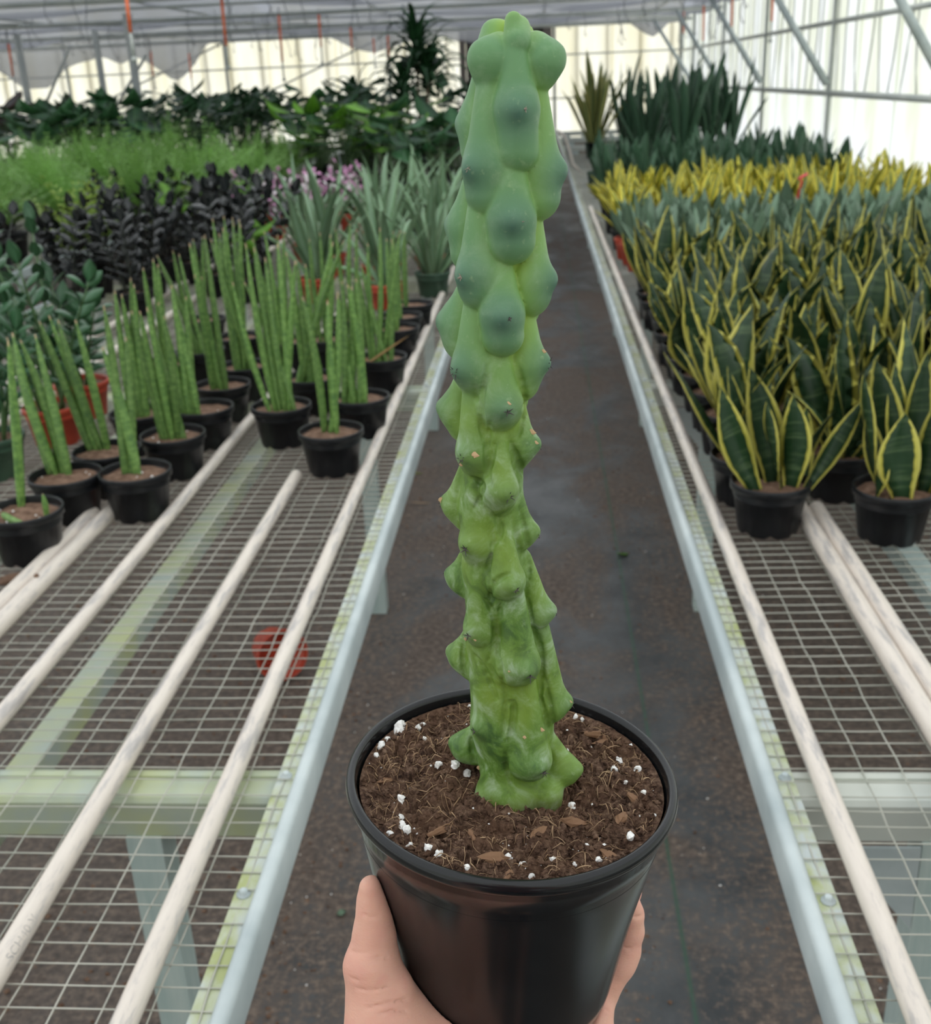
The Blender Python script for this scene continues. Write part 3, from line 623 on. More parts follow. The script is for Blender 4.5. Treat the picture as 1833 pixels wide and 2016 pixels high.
for i, (px, py, s_) in enumerate(BIGP):
    x, y = soil_pt(px, py); r = math.hypot(x, y)
    if r > .073: x, y = x*.073/r, y*.073/r
    z = float(soil_h(np.array([x]), np.array([y]))[0]); k = s_*.00030
    inst('perlite', per[i % 6], soil, (x, y, z+k*.35), (rn.uniform(0, 6), rn.uniform(0, 6), rn.uniform(0, 6)), (k, k, k))
m = MB(); pv = [np.array(me_.vertices[0].co) for me_ in ()]
# crumbs of perlite and coir too small to pick apart
def scatter(nm, mat, n, smin, smax, kind, up=.3):
    r_ = np.random.default_rng(len(nm)*31+n); V = []; F = []
    octv = np.array([(1, 0, 0), (-1, 0, 0), (0, 1, 0), (0, -1, 0), (0, 0, 1), (0, 0, -1)], float); octf = [(0, 2, 4), (2, 1, 4), (1, 3, 4), (3, 0, 4), (2, 0, 5), (1, 2, 5), (3, 1, 5), (0, 3, 5)]
    aa = r_.uniform(0, 6.283, n); rr = .0745*np.sqrt(r_.uniform(.02, 1, n)); X_, Y_ = rr*np.cos(aa), rr*np.sin(aa); Z_ = soil_h(X_, Y_)
    for i in range(n):
        x, y, z = float(X_[i]), float(Y_[i]), float(Z_[i])
        s_ = smin+(smax-smin)*r_.uniform()**2; v = octv*s_*r_.uniform(.6, 1.3, (6, 1))*np.array([1, r_.uniform(.5, 1), .8]); t = r_.uniform(0, 6.28); c, s2 = math.cos(t), math.sin(t)
        v = v @ np.array([[c, -s2, 0], [s2, c, 0], [0, 0, 1]]); V.append(v+[x, y, z+s_*up]); F.append(np.array(octf)+6*i)
    o = inst(nm, np_mesh(nm, np.concatenate(V), None, mat, False, np.concatenate(F)), soil); o['kind'] = 'stuff'; return o
scatter('perlite_crumbs', MT['perlite'], 110, .0003, .0010, 0)
scatter('coir_crumbs', MT['soil_near'], 2600, .0006, .0024, 0, .4)
# loose fibres
m = MB(); r_ = np.random.default_rng(5); NF = 700
a_ = r_.uniform(0, 6.283, NF); q_ = .073*np.sqrt(r_.uniform(.03, 1, NF)); L_ = r_.uniform(.003, .011, NF); t_ = r_.uniform(0, 6.28, NF); bd_ = r_.uniform(-1.6, 1.6, NF); up_ = r_.uniform(-.15, .6, NF)
PX_ = np.zeros((NF, 5)); PY_ = np.zeros((NF, 5)); PX_[:, 0] = q_*np.cos(a_); PY_[:, 0] = q_*np.sin(a_)
for k in range(1, 5):
    g_ = t_+bd_*k/4; PX_[:, k] = PX_[:, k-1]+L_/4*np.cos(g_); PY_[:, k] = PY_[:, k-1]+L_/4*np.sin(g_); f_ = np.minimum(1, .0745/np.hypot(PX_[:, k], PY_[:, k])); PX_[:, k] *= f_; PY_[:, k] *= f_
PZ_ = soil_h(PX_, PY_)+.0007+up_[:, None]*L_[:, None]*np.sin(np.arange(5)/4*3.14)[None]*.6
for i in range(NF):
    m.tube(list(zip(PX_[i], PY_[i], PZ_[i])), [.00012, .00016, .00016, .00012, .00006] if i % 5 else [.0002, .00032, .0003, .0002, .0001], 3, False)
o = m.build('coir_fibres', MT['fibre'], soil, True); o['kind'] = 'stuff'
chip = []
for s_ in range(3):
    q = MB().lathe([(.02, -1), (.6, -.7), (1, -.1), (.9, .5), (.4, .9), (.02, 1)], 7); v = np.array(q.v)[:, [2, 0, 1]]; q.v = [tuple(p) for p in v*np.array([.5, .2, .13])*(1+.45*fbm(v*2+s_*5, 2, s_))[:, None]]; q.f = [f_[::-1] for f_ in q.f]; chip.append(q.mesh('bark_chip', MT['mulch']))
for i, (px, py, L, a) in enumerate([(970, 1690, .013, .25), (1130, 1602, .014, .05), (860, 1640, .012, .6), (1200, 1665, .011, -.9), (1225, 1600, .012, 1.2), (1175, 1430, .016, .1), (1190, 1440, .012, .2), (1060, 1640, .012, 1.0), (930, 1650, .009, 2), (760, 1530, .010, .5), (1250, 1560, .010, 2.4), (1000, 1720, .010, 1.3)]):
    x, y = soil_pt(px, py); z = float(soil_h(np.array([x]), np.array([y]))[0]); inst('bark_chip', chip[i % 3], soil, (x, y, z+L*.07), (rn.uniform(-.2, .2), rn.uniform(-.2, .2), a), (L, L, L))

# stem: core column with swollen tubercles, every one placed where the photograph shows it
def stem_pt(px, py, dep=0.0):                                # dep: metres towards the camera from the stem's plane
    return on_y(px, py, YC-dep)
AX = [(1016, 108), (1013, 200), (1002, 450), (983, 700), (967, 1000), (974, 1120), (988, 1250), (1008, 1420), (1020, 1560), (1022, 1680)]
CR = [22, 44, 52, 56, 68, 69, 80, 94, 84, 66]                # core half-widths in pixels
PX = .000262
def ax_at(py):
    for (a, b_), ra, rb in zip(zip(AX[:-1], AX[1:]), CR[:-1], CR[1:]):
        if a[1] <= py <= b_[1]: t = (py-a[1])/(b_[1]-a[1]); return a[0]+(b_[0]-a[0])*t, ra+(rb-ra)*t
    return (AX[0][0], CR[0]) if py < AX[0][1] else (AX[-1][0], CR[-1])
fld = Field((-.062, YC-.052, 1.235), (.050, YC+.052, 1.645), .00078)
for (a, ra), (b_, rb) in zip(zip(AX[:-1], CR[:-1]), zip(AX[1:], CR[1:])):
    fld.cone(stem_pt(*a), ra*PX*.80, stem_pt(*b_), rb*PX*.80, .004)
# tip px, tip py, length of the swelling above the tip, below the tip, half-width
CEN = [(1034, 215, 110, 84, 35), (1024, 437, 140, 62, 39), (1003, 628, 105, 62, 36), (1001, 812, 105, 46, 42), (1003, 978, 100, 52, 34), (1017, 1162, 100, 30, 36), (1045, 1332, 140, 48, 44), (1072, 1522, 160, 24, 46)]
LFT = [(918, 332, 150, 72, 45), (903, 546, 150, 54, 43), (893, 733, 130, 52, 44), (905, 903, 140, 52, 44), (912, 1082, 120, 50, 40), (918, 1252, 120, 34, 42), (930, 1440, 160, 30, 50), (938, 1580, 110, 30, 40)]
RGH = [(1116, 335, 155, 68, 42), (1096, 550, 150, 54, 40), (1083, 716, 120, 60, 40), (1064, 878, 80, 52, 34), (1062, 1050, 70, 46, 32), (1095, 1206, 100, 30, 34), (1128, 1386, 165, 55, 42), (1147, 1518, 80, 30, 34)]
LBK = [(901, 245, 110, 66, 42), (879, 443, 120, 70, 42), (862, 632, 90, 58, 42), (862, 802, 90, 52, 36), (870, 988, 80, 44, 32), (878, 1130, 70, 36, 30), (880, 1283, 70, 44, 36), (885, 1462, 60, 30, 34)]
BCK = [(1050, 330, 130, 60, 40), (1040, 560, 130, 60, 40), (1010, 760, 130, 50, 40), (1000, 950, 110, 40, 36), (1010, 1130, 110, 40, 36), (1030, 1320, 130, 40, 40), (1050, 1480, 130, 40, 40)]
TIPS = []
def tubercle(tp, rib):
    sx0, py, hgt, drop, wd = tp; px = sx0-(15-8*min(max((py-600)/300, 0), 1) if rib == 'c' else 0); ax, cr = ax_at(py); low = min(max((py-600)/300, 0), 1)
    Rt_ = {'c': cr+46-18*low, 'l': 114-6*low, 'r': 108, 'b': 126-14*low, 'k': cr+44-10*low}[rib]*PX
    off = (px-ax)*PX
    dep = {'c': 1, 'l': 1, 'r': 0, 'b': 0, 'k': -1}[rib]*math.sqrt(max(Rt_**2-off**2, 0)) if rib in 'clk' else (.18*Rt_ if rib == 'r' else -.38*Rt_)
    if rib == 'l': dep = min(max(dep, .30*Rt_), .60*Rt_)
    T = stem_pt(px, py, dep); A0 = stem_pt(ax, py, 0); A0[2] = T[2]; out = T-A0; R_ = np.linalg.norm(out); out /= R_
    r1 = wd*PX; up = hgt*PX*1.08; dn = drop*PX*1.05; U = np.array([0, 0, 1.])
    rb = r1*(.90-.06*low)
    belly = A0+out*max(R_-rb*(1.24+.06*low), cr*PX*.4); keel = A0+out*max(R_-r1*(1.20+.46*low), cr*PX*.40)-U*max(dn-r1*.84, .0)
    top = A0+out*(cr*PX*(.70-.08*low))+U*up; nose = A0+out*(R_-r1*(.33-.06*low))+U*r1*.10*low
    cones = [(top, r1*.36, belly, rb), (belly, rb, keel, r1*(.96-.06*low)), (belly, rb*.88, nose, r1*(.33-.06*low))]
    fld.blob(cones, .004, .0003+.0007*low)
    TIPS.append((A0+out*R_, out, rib, py, sx0))
for t in BCK: tubercle(t, 'k')
for t in LBK: tubercle(t, 'b')
for t in RGH: tubercle(t, 'r')
for t in LFT: tubercle(t, 'l')
for t in CEN: tubercle(t, 'c')
S_ = stem_pt
# feet of the two front ribs running into the soil
fld.blob([(S_(1078, 1560, .012), 30*PX, S_(1078, 1640, .010), 20*PX)], .003, .003)
fld.blob([(S_(1010, 1560, .010), 50*PX, S_(1010, 1630, .006), 42*PX)], .003, .004)
# growing tip: fat lobes round a pale centre
fld.blob([(S_(1020, 56, .006), 18*PX, S_(1019, 82, .010), 20*PX)], .003, .0008)
fld.blob([(S_(1034, 66, -.002), 13*PX, S_(1037, 92, .000), 16*PX)], .003, .0008)
fld.blob([(S_(972, 66, -.006), 20*PX, S_(964, 100, -.004), 22*PX), (S_(990, 60, -.004), 12*PX, S_(988, 100, -.002), 16*PX)], .004, .0008)
fld.blob([(S_(986, 92, .004), 20*PX, S_(967, 118, .007), 30*PX), (S_(967, 118, .007), 30*PX, S_(972, 152, .006), 28*PX), (S_(967, 118, .007), 22*PX, S_(948, 112, .008), 10*PX)], .005, .0008)
fld.blob([(S_(1052, 88, .003), 18*PX, S_(1066, 118, .004), 31*PX), (S_(1066, 118, .004), 31*PX, S_(1058, 148, .003), 26*PX), (S_(1066, 118, .004), 22*PX, S_(1088, 112, .004), 10*PX)], .005, .0008)
fld.blob([(S_(1017, 112, .006), 15*PX, S_(1024, 190, .012), 26*PX)], .004, .001)
# long skin folds between the ribs
FOLDS = [[(966, 830), (958, 900), (968, 960)], [(1004, 1130), (972, 1150), (966, 1180)], [(985, 1240), (980, 1300), (1000, 1370)], [(992, 1330), (995, 1400), (985, 1455)], [(1010, 1380), (1008, 1430), (1000, 1460)],
         [(955, 1180), (975, 1230), (962, 1300)], [(1040, 1180), (1050, 1240), (1070, 1290)], [(1062, 1370), (1075, 1410), (1082, 1440)], [(975, 870), (965, 910), (958, 935)], [(1005, 870), (1022, 910), (1030, 935)], [(968, 1090), (962, 1130), (968, 1180)], [(935, 760), (945, 820), (955, 880)], [(960, 720), (948, 800), (958, 850)], [(1020, 720), (1032, 790), (1020, 860)], [(958, 1000), (985, 1040), (968, 1075)], [(930, 940), (950, 960), (935, 1000)], [(986, 1190), (978, 1260), (990, 1330)], [(1062, 1250), (1066, 1320), (1062, 1380)], [(1072, 1330), (1085, 1400), (1095, 1450)], [(935, 1290), (960, 1330), (980, 1380)], [(918, 1200), (912, 1280), (916, 1350)], [(1002, 1385), (1012, 1400), (1000, 1480)], [(925, 1400), (930, 1480), (938, 1540)], [(995, 1480), (1000, 1520), (1015, 1560)], [(1022, 1000), (1040, 1080), (1040, 1140)]]
def skin_hit(q):                                             # march along the sight line on to the skin
    d = ray(*q); t0 = (YC-.05)/d[1]
    for i in range(220):
        p = CAM+d*(t0+i*.0005); g = np.round((p-fld.lo)/fld.h).astype(int)
        if np.all(g >= 0) and np.all(g < fld.n) and fld.d[tuple(g)] < 0: return p
grooves = []
for fo in FOLDS:
    q = np.array(fo, float); tt = np.linspace(0, 1, 16); c0, c1, c2 = q[0], 2*q[1]-(q[0]+q[2])/2, q[2]
    P_ = [skin_hit((1-t)**2*c0+2*t*(1-t)*c1+t*t*c2) for t in tt]
    grooves += [(a, b_, math.sin(math.pi*(i+.5)/15)) for i, (a, b_) in enumerate(zip(P_[:-1], P_[1:])) if a is not None and b_ is not None and np.linalg.norm(a-b_) < .008]
for a, b_, w in grooves: fld.cone(a, (.0003+.0008*w), b_, (.0003+.0008*w), .0014, sub=True)
sv, sq = fld.surface()
bl = []                                                      # waxy bloom: 0 in the folds, 1 on the bump ends (the skin's own colour)
prot = np.zeros(len(sv)); tipd = np.full(len(sv), 9.)
for T, out, rib, py, _s in TIPS: tipd = np.minimum(tipd, np.linalg.norm(sv-T-np.array([0, 0, -.002]), axis=1))
hz = (sv[:, 2]-1.2635)/.357
wax = np.clip(1-tipd/.0165, 0, 1)**1.2*np.clip((hz-.42)/.25, .30, .92)
cn = np.interp(sv[:, 2], [stem_pt(a[0], a[1])[2] for a in AX][::-1], [stem_pt(a[0], a[1])[0] for a in AX][::-1]); crr = np.interp(sv[:, 2], [stem_pt(a[0], a[1])[2] for a in AX][::-1], [c*PX for c in CR][::-1])
rad = np.hypot(sv[:, 0]-cn, sv[:, 1]-YC); prot = np.clip((rad-crr*.85)/.011, 0, 1)
lv = np.array([loc(p) for p in sv]) if False else (np.c_[sv, np.ones(len(sv))] @ np.array(held_inv).T)[:, :3]
sme = np_mesh('stem', lv, sq, MT['cactus'])
for nm, arr in (('wax', wax), ('prot', prot), ('hgt', hz)):
    at = sme.attributes.new(nm, 'FLOAT', 'POINT'); at.data.foreach_set('value', arr.astype(np.float32))
stem = inst('stem', sme, held)
# spine clusters on the tips, corky scars on the skin
for i, (T, out, rib, py, sx0) in enumerate(TIPS):
    if rib in 'cl':
        h_ = skin_hit((sx0+(3 if rib == 'l' else 0), py))
        if h_ is not None and np.linalg.norm(h_-T) < .012: T = h_-out*.0004+out*.0009
    if rib == 'k' or py > 1590 or (rib in 'lr' and py < 140): continue
    rr_ = random.Random(i); m = MB(); o3 = Vector(out); side = o3.cross(Vector((0, 0, 1))).normalized(); n_ = rr_.choice((4, 5, 5, 6)); L = rr_.uniform(.0019, .0034) if py > 700 else rr_.uniform(.0008, .0018)
    for k in range(n_):
        a = 6.283*k/n_+rr_.uniform(-.4, .4); d = (o3*rr_.uniform(.3, .9)+side*math.cos(a)+Vector((0, 0, 1))*math.sin(a)).normalized()
        m.tube([d*-.0004, d*L*.5, d*L*rr_.uniform(.8, 1.2)], [.00034, .00024, .00006], 5)
    m.lathe([(.0002, -.0004), (.0008, 0), (.0005, .0005), (.0001, .0006)], 7)
    p = V3(T)-o3*.0009; o = m.build('spine_cluster', MT['spine'] if py > 600 else MT['spine_pale'], stem); o.location = held_inv @ p
    o.rotation_euler = (0, 0, 0)
scar = lump(77, .5, 7, MT['blotch'], 'scar')
for px, py, s_ in [(935, 896, 6), (908, 914, 4), (921, 901, 3), (1001, 795, 4), (1047, 851, 6), (1055, 872, 4), (869, 985, 6), (917, 1258, 4), (936, 1259, 4), (1122, 1382, 4), (1051, 1561, 7), (1033, 1452, 4), (1066, 1437, 5), (943, 1512, 5), (1070, 692, 4), (1002, 1322, 2)]:
    d = ray(px, py); t0 = (YC-.05)/d[1]
    for i in range(200):
        p = CAM+d*(t0+i*.0005); g = np.round((p-fld.lo)/fld.h).astype(int)
        if np.all(g >= 0) and np.all(g < fld.n) and fld.d[tuple(g)] < 0:
            k = s_*.00024; inst('scar', scar, stem, held_inv @ V3(p), (0, 0, 0), (k, k*.4, k*1.3)); break
# ------------------------------------------------------------------ the person holding the pot (left hand in view)
def body_field():
    f = Field((-.145, .25, 1.045), (.075, .575, 1.262), .00095); K = .005
    def P(px, py, Y): return on_y(px, py, Y)
    def chain(pts, k=K):
        for (a, ra), (b_, rb) in zip(pts[:-1], pts[1:]): f.cone(a, ra, b_, rb, k)
    wr_ = np.array([-.082, .335, 1.085])
    # palm under the pot
    roots = [np.array(q) for q in ((-.052, .500, 1.112), (-.026, .510, 1.111), (.000, .505, 1.110), (.020, .478, 1.107))]
    for r_, rad in zip(roots, (.0135, .0135, .013, .0125)): f.cone(wr_+np.array([.015, .03, .006]), .018, r_, rad, .010)
    f.cone(wr_, .024, (-.055, .39, 1.104), .022, .010); f.cone((-.055, .39, 1.104), .021, (-.02, .45, 1.108), .018, .010)
    # thumb along the pot's left side, its pad against the wall
    th = [(P(731, 1748, .416), .0060), (P(734, 1775, .415), .0071), (P(737, 1805, .413), .0083), (P(737, 1838, .411), .0099), (P(736, 1868, .409), .0104), (P(733, 1900, .405), .0126), (P(744, 1960, .400), .0148), (P(760, 2030, .393), .0182)]
    chain(th, .004); f.cone(th[-1][0], .0185, wr_, .022, .010); f.cone(P(733, 1905, .405), .0122, P(770, 1985, .402), .0150, .006)
    f.cone(P(770, 2000, .400), .0150, P(905, 2088, .398), .0165, .008); f.cone(P(905, 2088, .398), .0165, (-.02, .45, 1.106), .017, .010)
    f.cone(P(752, 1915, .402), .0078, P(778, 1945, .400), .0085, .004)
    # little finger along the right side
    pk = [(P(1238, 1782, .476), .0066), (P(1238, 1800, .476), .0078), (P(1237, 1832, .475), .0082), (P(1228, 1872, .472), .0088), (P(1218, 1895, .469), .0090), (P(1180, 1958, .462), .0094), (roots[3], .0125)]
    chain(pk, .0035)
    f.cone(P(1178, 1995, .452), .0085, P(1160, 2060, .440), .0120, .004); f.cone(P(1160, 2060, .440), .0120, wr_+np.array([.03, .03, 0]), .018, .010)
    # fingers behind the pot
    for r0, pts in ((roots[2], ((.034, .523, 1.118), (.044, .516, 1.150), (.043, .508, 1.182), (.0405, .504, 1.196))), (roots[1], ((-.006, .541, 1.120), (-.004, .541, 1.156), (-.004, .538, 1.190), (-.005, .535, 1.205))),
                    (roots[0], ((-.060, .528, 1.120), (-.068, .527, 1.155), (-.069, .524, 1.188), (-.068, .521, 1.202)))):
        chain([(r0, .0125), (np.array(pts[0]), .0108), (np.array(pts[1]), .0095), (np.array(pts[2]), .0085), (np.array(pts[3]), .0072)], .004)
    # wrist
    f.cone(wr_, .024, (-.115, .255, 1.082), .027, .010)
    # joint creases, marched on to the skin along the sight line
    def hit(px, py):
        d = ray(px, py); t0 = .36/d[1]
        for i in range(300):
            p = CAM+d*(t0+i*.0006); g = np.round((p-f.lo)/f.h).astype(int)
            if np.all(g >= 0) and np.all(g < f.n) and f.d[tuple(g)] < 0: return p
    for cr_ in ([(733, 1886), (748, 1889), (764, 1886)], [(691, 1873), (706, 1876), (722, 1876)], [(742, 1884), (758, 1880)], [(1247, 1803), (1256, 1805), (1266, 1800)], [(1226, 1864), (1240, 1866), (1252, 1862)], [(1172, 1988), (1186, 1985), (1198, 1990)],
                [(700, 1945), (730, 1950), (760, 1942)], [(720, 1985), (760, 1975), (800, 1968)], [(748, 1995), (770, 1990), (800, 1992)], [(716, 1800), (730, 1806), (744, 1803)], [(690, 1925), (705, 1930)]):
        P_ = [q for q in (hit(*c) for c in cr_) if q is not None]
        for a, b_ in zip(P_[:-1], P_[1:]): f.cone(a, .0004, b_, .0004, .0010, sub=True)
    # keep the flesh out of the pot: press it flat against the wall and the base
    ax_ = np.array([math.sin(TILT), 0, math.cos(TILT)]); f.cone(HB+ax_*.0575*0+ax_*.012, .0583, HB+ax_*.075, .0690, .002, sub=True)
    g = [f.lo[i]+f.h*np.arange(f.n[i]) for i in range(3)]; GX_, GY_, GZ_ = g[0][:, None, None]-HB[0], g[1][None, :, None]-HB[1], g[2][None, None, :]-HB[2]
    hh = GX_*ax_[0]+GZ_*ax_[2]; rr = np.sqrt(np.maximum((GX_-hh*ax_[0])**2+GY_**2+(GZ_-hh*ax_[2])**2, 0))
    wall_r = np.interp(hh.ravel(), [-.02, 0, .006, .014, .07, .105, .15], [.053, .0542, .0588, .0604, .0690, .0756, .0775]).reshape(hh.shape)
    inside = np.minimum(wall_r-rr, hh+.0003)
    f.d = np.maximum(f.d, inside.astype(np.float32))
    return f, th
hf, th = body_field(); hv, hq = hf.surface()
cf = Field((-.46, -.52, -.03), (.46, .35, 1.90), .011)
def cc(A, a, B, b_, k=.03): cf.cone(A, a, B, b_, k)
cc((0, -.20, 1.66), .088, (0, -.175, 1.735), .098, .04); cc((0, -.15, 1.60), .045, (0, -.18, 1.66), .07, .04)          # head and jaw
cc((0, -.085, 1.665), .010, (0, -.075, 1.645), .014, .02)                                                            # nose
for s_ in (-1, 1):
    cc((s_*.092, -.195, 1.665), .014, (s_*.096, -.20, 1.695), .017, .012); cc((s_*.032, -.093, 1.69), .011, (s_*.034, -.093, 1.69), .011, .012)
    cc((s_*.095, -.19, .93), .085, (s_*.10, -.18, .50), .060); cc((s_*.10, -.18, .50), .055, (s_*.10, -.21, .12), .040); cc((s_*.10, -.20, .045), .042, (s_*.115, -.05, .030), .032)
cc((-.024, -.088, 1.612), .009, (.024, -.088, 1.612), .009, .012)
cc((0, -.21, 1.55), .055, (0, -.215, 1.45), .060); cc((-.12, -.20, 1.36), .085, (.12, -.20, 1.36), .085, .05); cc((0, -.20, 1.36), .13, (0, -.19, 1.08), .125, .06); cc((-.07, -.19, .98), .11, (.07, -.19, .98), .11, .05)
cc((-.18, -.17, 1.37), .060, (-.215, .06, 1.12), .044); cc((-.215, .06, 1.12), .042, (-.115, .256, 1.083), .028, .02)      # left arm down to the fine wrist
cc((.18, -.17, 1.37), .060, (.27, -.10, 1.13), .044); cc((.27, -.10, 1.13), .040, (.10, -.05, 1.47), .027, .02); cc((.10, -.05, 1.47), .028, (.06, -.05, 1.55), .024, .02)
for k in range(4): cc((.06, -.05, 1.55), .014, (.03-.012*k, -.035, 1.60-.02*k), .009, .012)
cc((.08, -.05, 1.53), .013, (.05, -.03, 1.60), .010, .012)
bv, bq = cf.surface()
org = np.array([0, -.19, 0.0])
person = inst('person', np_mesh('person', np.concatenate([hv, bv])-org, np.concatenate([hq, bq+len(hv)]), MT['skin']), None, org)
tag(person, 'person holding the potted cactus up from below with the left hand', 'person')
def garment(name, mat, cones, h=.012):
    g = Field((-.46, -.52, -.03), (.46, .35, 1.90), h)
    for c in cones: g.cone(*c, .03)
    v, q = g.surface(); return inst(name, np_mesh(name, v-org, q, mat), person)
garment('shirt', MT['shirt'], [((-.12, -.20, 1.36), .098, (.12, -.20, 1.36), .098), ((0, -.20, 1.36), .145, (0, -.19, 1.06), .142), ((-.07, -.19, 1.0), .128, (.07, -.19, 1.0), .128), ((-.18, -.17, 1.37), .074, (-.205, -.01, 1.20), .060), ((.18, -.17, 1.37), .074, (.24, -.12, 1.20), .060), ((0, -.205, 1.44), .085, (0, -.21, 1.46), .075)])
garment('trousers', MT['denim'], [((-.07, -.19, .94), .120, (.07, -.19, .94), .120), ((-.095, -.19, .90), .098, (-.10, -.18, .50), .075), ((.095, -.19, .90), .098, (.10, -.18, .50), .075), ((-.10, -.18, .50), .072, (-.10, -.20, .10), .062), ((.10, -.18, .50), .072, (.10, -.20, .10), .062)])
garment('hair', MT['hair'], [((0, -.225, 1.70), .094, (0, -.20, 1.765), .092)])
# thumb nail, seen edge on along the thumb's outer side
m = MB(); t0, t1 = V3(th[0][0]), V3(th[2][0]); ux = (t1-t0).normalized(); nrm = Vector((-.93, .10, .10)); nrm = (nrm-ux*nrm.dot(ux)).normalized(); sd = ux.cross(nrm)
v = []; nu, nv_ = 6, 7
for i in range(nu+1):
    for j in range(nv_+1):
        u = i/nu; a = (j/nv_-.5)*1.5; r = .0064+.0016*u-.0012*(1-u)**3; p = t0+ux*(-.0030+.0140*u)+nrm*r*math.cos(a)+sd*r*math.sin(a)*(1.0-.15*(1-u)**2); v.append(p-Vector(org))
m.add(v, [(i*(nv_+1)+j, i*(nv_+1)+j+1, (i+1)*(nv_+1)+j+1, (i+1)*(nv_+1)+j) for i in range(nu) for j in range(nv_)])
m.build('thumb_nail', MT['nail'], person, True)
# ------------------------------------------------------------------ plants: shared meshes
PR = random.Random(21)
def blade(wp, bend=0.0, cup=.25, twist=0.0, segs=7, thick=.10, mat=None, name='leaf', side=0.0, power=1.7):
    """unit leaf: z from 0 to 1, half width 1 in x (scaled on placing); bend moves the end along +y (in lengths, divided by the width scale when placed)"""
    m = MB(); ts = [i/segs for i in range(segs+1)]; xs = [p[0] for p in wp]; ws = [p[1] for p in wp]
    v = []; uv = []
    for t in ts:
        w = float(np.interp(t, xs, ws)); a = twist*t; ca, sa = math.cos(a), math.sin(a)
        for (x, y, u) in ((-w, 0, 0), (0, -cup*w+thick*.5*w, .5), (w, 0, 1), (0, -cup*w-thick*.5*w, .5)):
            v.append((x*ca-y*sa, x*sa+y*ca, t)); uv.append((u, t))
    f = [(i*4+k, i*4+(k+1) % 4, i*4+4+(k+1) % 4, i*4+4+k) for i in range(segs) for k in range(4)]
    m.add(v, f, uv); me = m.mesh(name, mat, True); me['bend'] = bend; return me
def curved(wp, bend, cup, twist, segs, mat, L=1.0, Wd=.1, name='leaf', thick=.12, droop=0.0, power=1.8, side=0.0):
    """leaf with real curvature baked in at its true length and width"""
    m = MB(); xs = [p[0] for p in wp]; ws = [p[1] for p in wp]; v = []; uv = []; pos = Vector((0, 0, 0)); N_ = segs
    for i in range(N_+1):
        t = i/N_; w = float(np.interp(t, xs, ws))*Wd; ang = bend*t**power+droop*max(0, t-.55)*2; a = twist*t+side*math.sin(t*3.1)
        d = Vector((0, math.sin(ang), math.cos(ang))); nrm = Vector((0, math.cos(ang), -math.sin(ang)))
        ca, sa = math.cos(a), math.sin(a)
        for (x, y, u) in ((-w, 0, 0), (0, -cup*w+thick*.5*w, .5), (w, 0, 1), (0, -cup*w-thick*.5*w, .5)):
            v.append(pos+Vector((1, 0, 0))*(x*ca-y*sa)+nrm*(x*sa+y*ca)+Vector((1, 0, 0))*side*Wd*math.sin(t*3.1)*2); uv.append((u, t))
        pos = pos+d*(L/N_)
    f = [(i*4+k, i*4+(k+1) % 4, i*4+4+(k+1) % 4, i*4+4+k) for i in range(N_) for k in range(4)]
    m.add(v, f, uv); return m.mesh(name, mat, True)
SNAKE = [(0, .40), (.15, .58), (.35, .92), (.52, 1), (.72, .78), (.88, .38), (.96, .13), (1, .015)]
ORD = 'zeroth first second third fourth fifth sixth seventh eighth ninth tenth eleventh twelfth thirteenth fourteenth fifteenth sixteenth'.split()
STRAP = [(0, .8), (.3, 1), (.6, .8), (.85, .42), (1, .03)]
OVAL = [(0, .10), (.12, .55), (.35, .98), (.55, 1), (.8, .62), (.94, .22), (1, .02)]
HEART = [(0, .35), (.06, .85), (.2, 1), (.45, .9), (.7, .6), (.9, .25), (1, .02)]
def frame_to(z, face):
    z = Vector(z).normalized(); y = Vector(face); y = (y-z*y.dot(z)); y = y.normalized() if y.length > 1e-5 else Vector((0, -1, 0)); x = y.cross(z)
    return Matrix((x, y, z)).transposed()
def put(name, me, parent, base, z, face, scale=(1, 1, 1)):
    o = bpy.data.objects.new(name, me); link(o, parent)
    o.matrix_basis = Matrix.Translation(Vector(base)) @ frame_to(z, face).to_4x4() @ Matrix.Diagonal((*scale, 1)); return o
# pots
def pot_mesh(name, mat, r=.077, h=.104, rb=.058, rimh=.016, n=28):
    b_ = MB(); pr = [(.001, .006), (rb-.006, .006), (rb-.002, 0), (rb, .003), (r-.006, h-rimh), (r-.005, h-rimh), (r-.0005, h-rimh+.001), (r, h-.002), (r-.001, h), (r-.0035, h), (r-.0045, h-.003), (r-.007, h-.03)]
    b_.lathe(pr, n, ends=False)
    for i in range(n):                     # drainage notches round the foot
        if i % 4 == 0:
            for k in (2, 3): x, y, z = b_.v[k*n+i]; b_.v[k*n+i] = (x, y, z+.007)
    return b_.mesh(name, mat, True)
def soil_mesh(r, seed=0, n=24, z=0):
    v = [(0, 0, z+.003)]; rr_ = np.random.default_rng(seed)
    for j in (1, 2, 3, 4, 5): v += [(r*j/5*math.cos(6.283*k/n), r*j/5*math.sin(6.283*k/n), z+float(rr_.normal(0, .0016))-(.002 if j == 5 else 0)) for k in range(n)]
    q = [(1+(j-1)*n+k, 1+j*n+k, 1+j*n+(k+1) % n, 1+(j-1)*n+(k+1) % n) for j in range(1, 5) for k in range(n)]; t = [(0, 1+k, 1+(k+1) % n) for k in range(n)]
    return np_mesh('soil', v, q, MT['soil'], True, t)
POTS = {c: pot_mesh('pot', MT[m]) for c, m in (('black', 'pot_black'), ('red', 'pot_red'), ('green', 'pot_green'))}
POTB = {c: pot_mesh('pot', MT[m], .105, .165, .08, .022) for c, m in (('black', 'pot_black'), ('red', 'pot_red'), ('green', 'pot_green'))}
